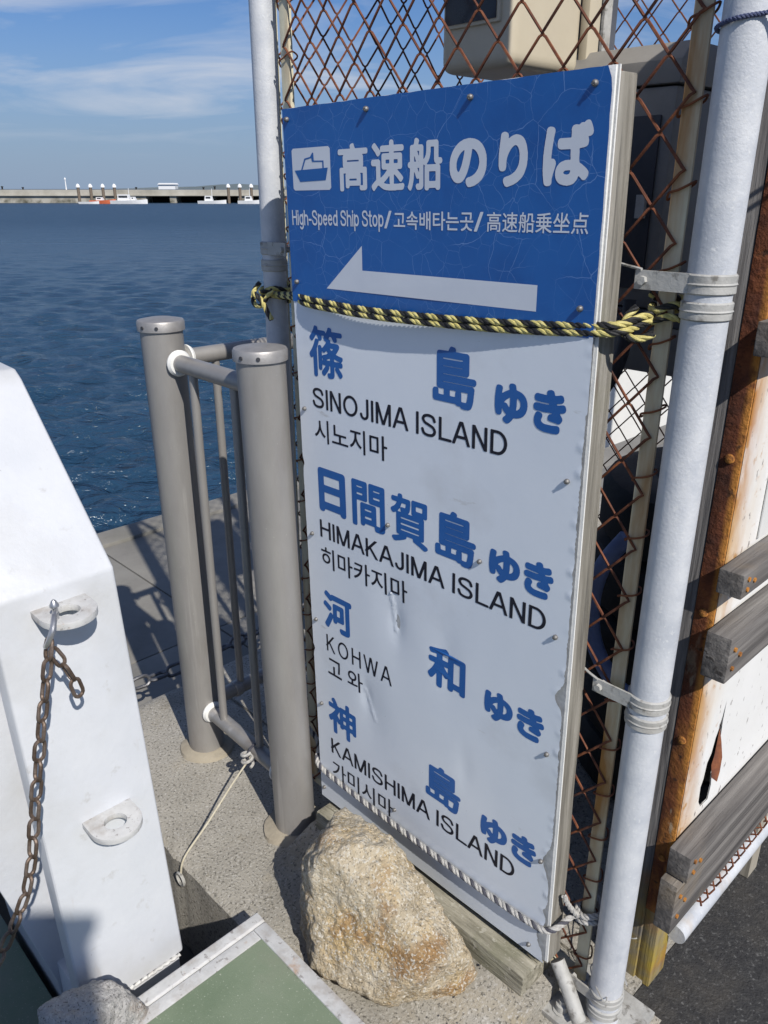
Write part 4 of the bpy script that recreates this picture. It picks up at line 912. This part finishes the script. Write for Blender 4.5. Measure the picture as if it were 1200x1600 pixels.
# ------------------------------------------------------------------ white steel mooring block with pad eyes
t_ = thing('mooring_block', 'white painted steel block with a sloped top and two pad eyes', 'mooring block', (0, -.55, -.3))
fu = lambda z: .018 + (.9 - z) * .0912
B0, B1 = -.662, -.452
part('face_plate', MB().prism([(fu(.05), .05), (fu(.897), .897), (-.262, 1.180), (-.285, 1.195), (-.42, 1.20), (-.42, 1.14), (-.285, 1.135), (fu(.86) - .05, .865), (fu(.05) - .05, .05)], 1, B0, B1), white_paint, t_, bevel=.007, seg=3)
part('web_plate', MB().prism([(B1 - .012, -.30), (-.640, -.30), (-.657, .0), (-.722, .30), (-.80, .66), (-.80, .85), (B1 - .012, .85)], 0, -.35, -.062), white_paint, t_, bevel=.004)
part('foot', MB().box(-.3, fu(0) - .012, B0 + .012, B1 - .008, -.30, .047), white_paint, t_, bevel=.003)
weld = MB().tube([(fu(.052) + .001, B0 + .01 + k * (B1 - B0 - .02) / 40, .049 + .0015 * math.sin(k * 2.2)) for k in range(41)], [.004 + .0012 * math.sin(k * 1.9) for k in range(41)], 6)
part('weld_bead', weld, chip_white, t_)
def pad_eye(bc, z, w=.046, L_=.040, th=.012):
    u0 = fu(z) - .004; out = [(u0, bc - w), (u0 + L_, bc - w)] + [(u0 + L_ + w * math.sin(R(a)), bc - w * math.cos(R(a))) for a in range(12, 180, 12)] + [(u0 + L_, bc + w), (u0, bc + w)]
    hol = [(u0 + L_ + .020 * math.cos(R(a)), bc + .020 * math.sin(R(a))) for a in range(0, 360, 18)]
    pl_ = [[Vector((x, y, 0)) for x, y in out], [Vector((x, y, 0)) for x, y in hol]]; fl_ = [v for l in pl_ for v in l]; n = len(fl_); fs = [list(t3) for t3 in tessellate_polygon(pl_)]
    mb = MB(); vs = [(v.x, v.y, z) for v in fl_] + [(v.x, v.y, z - th) for v in fl_]; k = len(out); h_ = len(hol)
    fs = fs + [[i + n for i in f[::-1]] for f in fs] + [[i, (i + 1) % k, n + (i + 1) % k, n + i] for i in range(k)] + [[k + i, k + (i + 1) % h_, n + k + (i + 1) % h_, n + k + i] for i in range(h_)]
    mb.add(vs, fs); part('pad_eye', mb, chip_white, t_, bevel=.002)
    return (u0 + L_, bc, z)
e1 = pad_eye(-.556, .868); e2 = pad_eye(-.548, .452)

def link_mesh(name, L_, W_, r, m):
    h_ = L_ / 2 - W_ / 2 - r; pts = [(h_ + (W_ / 2) * math.cos(R(a)), (W_ / 2) * math.sin(R(a)), 0) for a in range(-90, 91, 30)] + [(-h_ - (W_ / 2) * math.cos(R(a)), -(W_ / 2) * math.sin(R(a)), 0) for a in range(-90, 91, 30)]
    return MB().tube(pts, r, 7, closed=True).mesh(name, m)
def chain(t_, path, L_, W_, r, m, phase=0):
    me = link_mesh('link', L_, W_, r, m); pts = resample(path, L_ - 2.1 * r); roll = phase
    for a, b_ in zip(pts, pts[1:]):
        d = (b_ - a).normalized(); c = (a + b_) / 2 - Vector(off_of(t_))
        ref = Vector((0, -1, 0)) if abs(d.y) < .9 else Vector((1, 0, 0)); s = d.cross(ref).normalized(); n_ = s.cross(d)
        ang = (math.pi / 2) * roll + .25 + random.uniform(-.18, .18); y = s * math.cos(ang) + n_ * math.sin(ang); zz_ = d.cross(y)
        o = link_part('link', me, t_); o.matrix_local = Matrix(((d.x, y.x, zz_.x, c.x), (d.y, y.y, zz_.y, c.y), (d.z, y.z, zz_.z, c.z), (0, 0, 0, 1))); roll += 1
def px(x, y, u):
    """a point of the vertical plane at distance u seen along a measured direction (used once to set the chain's hang)"""
    pass
V3 = lambda u, b_, z: Vector((u, b_, z))
t_ = thing('hanging_chain', 'rusty steel chain hanging from the upper pad eye of the white block', 'chain', (.08, -.6, .82))
sk = Vector((e1[0] + .034, e1[1] - .038, e1[2] - .004))
path = spline([sk + Vector((.004, -.010, -.012)), V3(.108, -.622, .800), V3(.113, -.644, .726), V3(.119, -.664, .652), V3(.124, -.684, .577), V3(.130, -.703, .501), V3(.131, -.726, .434), V3(.131, -.755, .385), V3(.130, -.790, .335), V3(.128, -.86, .28), V3(.12, -1.0, .25), V3(.10, -1.25, .30)], 10)
chain(t_, path, .040, .0165, .0032, chain_m)
tail = spline([sk + Vector((.008, -.012, -.03)), sk + Vector((.016, .006, -.075)), sk + Vector((.018, .016, -.12)), sk + Vector((.018, .020, -.155))], 8)
chain(t_, tail, .040, .0165, .0032, chain_m, 1)
sp = spline([sk + Vector((-.016, .012, .016)), sk + Vector((.0, .004, .020)), sk + Vector((.016, -.008, .006)), sk + Vector((.012, -.018, -.018)), sk + Vector((-.004, -.014, -.026)), sk + Vector((-.018, .004, -.018)), sk + Vector((-.020, .014, -.002))], 8)
shk = part('shackle', MB().tube(sp, .0045, 10), shackle_m, t_); part('shackle_pin', MB().tube([sk + Vector((-.018, .013, -.012)), sk + Vector((-.018, .013, .026))], .0046, 10).lathe([(.0075, 0), (.0075, .003), (.004, .010), (.002, .012)], tuple(sk + Vector((-.018, .013, .026))), 10), shackle_m, t_)

t_ = thing('barrier_chain', 'dark galvanised chain strung low across the quay behind the railing', 'chain', (-.9, .3, .1))
chain(t_, spline([(-1.02, -1.0, .16), (-.98, -.5, .035), (-.94, 0, -.015), (-.92, .35, -.005), (-.90, .8, .05), (-.88, 1.4, .2)], 14), .075, .034, .0062, chain_dark)
for bb in (-1.0, 1.4):
    o = thing('chain_stanchion', 'short steel stanchion holding the far end of the quay chain' if bb > 0 else 'short steel stanchion holding the chain beside the white block', 'stanchion', (-1.02 if bb < 0 else -.88, bb, -.2))
    part('post', MB().lathe([(.03, -.2), (.03, .22)], (-1.02 if bb < 0 else -.88, bb, 0), 16), bronze, o); part('cap', MB().lathe([(.034, .22), (.034, .235), (.01, .245)], (-1.02 if bb < 0 else -.88, bb, 0), 16), steel_cap, o)
# crumpled blue tarpaulin edge between plinth and quay
single('tarpaulin', MB().tube(spline([(-.88, -.62, -.17), (-.885, -.3, -.155), (-.90, 0, -.165), (-.875, .3, -.16), (-.89, .7, -.165)], 10), [.035 + .012 * noise.noise((k * .4, 0, 0)) for k in range(41)], 14), mat('tarp_blue', [(.06, .07, .12), (.11, .125, .19)], 30, .6, .8, 40), 'rolled dark blue tarpaulin along the foot of the concrete plinth', 'tarpaulin', loc=(-.88, 0, -.2))

# ------------------------------------------------------------------ green gangway deck with white steel frame
t_ = thing('gangway_deck', 'green gritty gangway deck with a chipped white steel frame', 'deck', (.6, -.6, -.3))
U0, BE, ZD = .190, -.314, .10
part('deck_sheet', MB().box(U0 + .030, 1.5, -1.9, BE - .030, ZD - .008, ZD - .001), green_deck, t_)
part('frame_channel', MB().prism([(U0 - .030, ZD - .09), (U0 + .0, ZD - .09), (U0 + .0, ZD - .002), (U0 - .004, ZD + .002), (U0 - .026, ZD + .002), (U0 - .030, ZD - .002)], 1, -1.9, BE + .0), chip_white, t_, bevel=.0015)
part('frame_angle', MB().box(U0 + .003, U0 + .029, -1.9, BE - .0305, ZD - .09, ZD + .001), chip_white, t_, bevel=.0015)
part('frame_angle', MB().box(U0 + .003, 1.5, BE - .030, BE - .001, ZD - .10, ZD + .002), chip_white, t_, bevel=.002)
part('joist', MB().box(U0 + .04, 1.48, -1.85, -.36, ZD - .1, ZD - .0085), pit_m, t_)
for (x, y) in ((U0 + .03, -.40), (1.4, -.40), (U0 + .03, -1.8), (1.4, -1.8)): part('leg', MB().box(x, x + .06, y - .06, y, -.30, ZD - .101), chip_white, t_)
t_ = thing('lower_deck', 'dark green lower deck beside the white block, in shade', 'deck', (-.2, -1.2, -.3))
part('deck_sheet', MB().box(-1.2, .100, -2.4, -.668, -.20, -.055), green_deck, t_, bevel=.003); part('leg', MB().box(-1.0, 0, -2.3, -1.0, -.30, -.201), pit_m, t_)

t_ = thing('shade_board', 'tall white board on two posts, added out of view to shade the lower deck', 'board', (.28, -1.3, 0), world=True)  # unseen board added behind the camera to cast shade on the lower left
part('panel', MB().box(-.12, .665, -1.32, -1.29, 1.75, 2.72), board_white, t_, bevel=.004)
part('frame', MB().box(-.14, .685, -1.325, -1.285, 2.7205, 2.75), slate_paint, t_, bevel=.003)
for x in (-.06, .56): part('post', MB().tube([(x, -1.345, -.3), (x, -1.345, 2.72)], .024, 16), galv, t_)

# ------------------------------------------------------------------ ropes
def frames(path):
    T = [(path[min(i + 1, len(path) - 1)] - path[max(i - 1, 0)]).normalized() for i in range(len(path))]; nv = T[0].orthogonal().normalized(); out = []
    for t in T:
        nv = (nv - t * nv.dot(t)).normalized(); out.append((nv, t.cross(nv)))
    return out
def rope(t_, path, Rr, pitch, cols, ph=0, step=.0035, hand=1):
    P = resample(path, step); fr = frames(P); ns_ = len(cols); sr = Rr * (.56 if ns_ == 3 else .50); hr = Rr * .52
    for k, m in enumerate(cols):
        pts = []
        for i, (p_, (n_, b_)) in enumerate(zip(P, fr)):
            a = hand * 2 * math.pi * i * step / pitch + 2 * math.pi * k / ns_ + ph
            pts.append(p_ + (n_ * math.cos(a) + b_ * math.sin(a)) * hr)
        part('strand', MB().tube(pts, sr, 7), m, t_)
V3 = lambda u, b_, z: Vector((u, b_, z))
YBK = [rope_yellow, rope_yellow, rope_black, rope_black]
zs = lambda v, u=0: SZ + v + .0141 * u                         # sign-plane height to frame height
t_ = thing('striped_rope', 'yellow and black twisted rope lashed across the sign below the arrow', 'rope', (.3, -.02, 1.3))
def front(dz, db):
    return [V3(PIPE[0] + .030, FB - .020, 1.295 + dz * .3), V3(-.060, .018, 1.304 + dz * .6), V3(-.013, -.004, zs(1.1925) + dz), V3(.03, -.0165 - db, zs(1.189, .03) + dz), V3(.10, -.0225 - db, zs(1.187, .10) + dz), V3(.20, -.0255 - db, zs(1.1845, .2) + dz), V3(.32, -.0235 - db, zs(1.185, .32) + dz), V3(.45, -.0190 - db, zs(1.188, .45) + dz), V3(.56, -.0135 - db, zs(1.193, .56) + dz), V3(.645, -.0075 - db, zs(1.199, .65) + dz), V3(.672, .004, zs(1.202, .66) + dz), V3(.684, .045, 1.335 + dz), V3(.690, .060, 1.338 + dz * .6)]
rope(t_, spline(front(.0050, 0), 14), .0054, .040, YBK, 0)
rope(t_, spline(front(-.0052, .001), 14), .0054, .041, YBK, 1.1)
def coil_(c, r, z, turns, ph=0, rise=.012, wob=.004, n=26):
    return [V3(c[0] + r * math.cos(ph + i / n * 2 * math.pi), c[1] + r * math.sin(ph + i / n * 2 * math.pi), z + rise * i / n + wob * math.sin(i * .7)) for i in range(int(turns * n) + 1)]
rope(t_, coil_(PIPE, .0312, 1.278, 2.4, .4, .014), .0053, .040, YBK)
rope(t_, spline([V3(PIPE[0] - .03, FB - .018, 1.315), V3(PIPE[0] - .036, FB - .030, 1.297), V3(PIPE[0] - .022, FB - .042, 1.275), V3(PIPE[0] + .004, FB - .044, 1.272), V3(PIPE[0] + .022, FB - .040, 1.290), V3(PIPE[0] + .034, FB - .034, 1.306)], 10), .0054, .040, YBK, .6)
rope(t_, spline([V3(PIPE[0] - .026, FB - .034, 1.286), V3(PIPE[0] - .008, FB - .050, 1.296), V3(PIPE[0] + .012, FB - .046, 1.283), V3(PIPE[0] + .020, FB - .040, 1.262), V3(PIPE[0] + .030, FB - .036, 1.245)], 10), .0058, .036, YBK, .2)
BAR = (.698, FB + .006)
rope(t_, coil_(BAR, .0230, 1.330, 2.2, 2.5, .015, .003), .0053, .040, YBK)
rope(t_, spline([V3(.676, .034, 1.352), V3(.668, .024, 1.338), V3(.672, .016, 1.318), V3(.690, .020, 1.312), V3(.706, .034, 1.320)], 10), .0053, .040, YBK, .9)

t_ = thing('white_rope', 'weathered white and grey rope tied across the foot of the sign', 'rope', (.3, -.02, .2))
WG = [rope_white, rope_white, rope_grey]
wp = [V3(PIPE[0] + .02, FB - .030, .260), V3(-.05, .030, .235), V3(-.012, -.001, .213), V3(.02, -.008, .206), V3(.12, -.0095, .203), V3(.25, -.0105, .204), V3(.40, -.0105, .203), V3(.52, -.0095, .204), V3(.64, -.0085, .213), V3(.668, .004, .218), V3(.680, .045, .228), V3(.690, .064, .232)]
rope(t_, spline(wp, 14), .0060, .030, WG)
rope(t_, coil_(BAR, .0225, .218, 1.9, 2.6, .014, .003), .0060, .030, [rope_white] * 3)
rope(t_, spline([V3(.690, .05, .235), V3(.676, .036, .262), V3(.668, .030, .285)], 8), .0052, .030, [rope_white] * 3)
rope(t_, coil_(PIPE, .0305, .245, 1.6, 0, .014), .0060, .030, WG)
t_ = thing('blue_twine', 'dark blue twine looped round the thick white post near its top', 'twine', (POLE[0], FB, 1.68))
rope(t_, spline([V3(POLE[0] + .30, FB + .10, 1.715), V3(POLE[0] + .12, FB + .005, 1.690), V3(POLE[0] + .034, FB - .018, 1.684), V3(POLE[0] + .0, FB - .034, 1.680), V3(POLE[0] - .028, FB - .020, 1.676), V3(POLE[0] - .032, FB + .008, 1.674), V3(POLE[0] - .01, FB + .034, 1.676), V3(POLE[0] + .03, FB + .02, 1.68), V3(POLE[0] + .12, FB + .02, 1.69), V3(POLE[0] + .30, FB + .12, 1.72)], 12), .0028, .012, [twine_blue, twine_blue, twine_blue], step=.002)
t_ = thing('thin_cord', 'thin pale cord knotted on the bottom rail and running to a ring', 'cord', (-.2, -.2, 0))
k0 = V3(-.215, -.044, .150)
rope(t_, coil_((k0.x, k0.y), .004, .0, 0.01), .001, .01, [cord_m]) if False else None
part('cord', MB().tube(spline([k0 + V3(0, -.012, -.01), V3(-.200, -.13, .100), V3(-.178, -.22, .050), V3(-.160, -.30, .009), V3(-.156, -.318, -.03)], 10), .0026, 7), cord_m, t_)
kn = [k0 + V3(.012 * math.cos(i * .8), -.026 + .014 * math.sin(i * .8), -.034 + .0028 * i) for i in range(17)]
part('knot', MB().tube(spline(kn, 4), .0042, 7), rope_white, t_)
lp = [k0 + V3(.003, .0265 * math.cos(a), -.005 + .0265 * math.sin(a)) for a in [i * .45 for i in range(14)]]
part('loop', MB().tube(lp, .0030, 6, closed=True), rope_grey, t_)
part('ring', MB().tube([V3(-.156 + .016 * math.cos(a), -.320, -.045 + .016 * math.sin(a)) for a in [i * .524 for i in range(12)]], .004, 6, closed=True), bracket_m, t_)

for o in bpy.data.objects:
    if 'off' in o.keys(): del o['off']
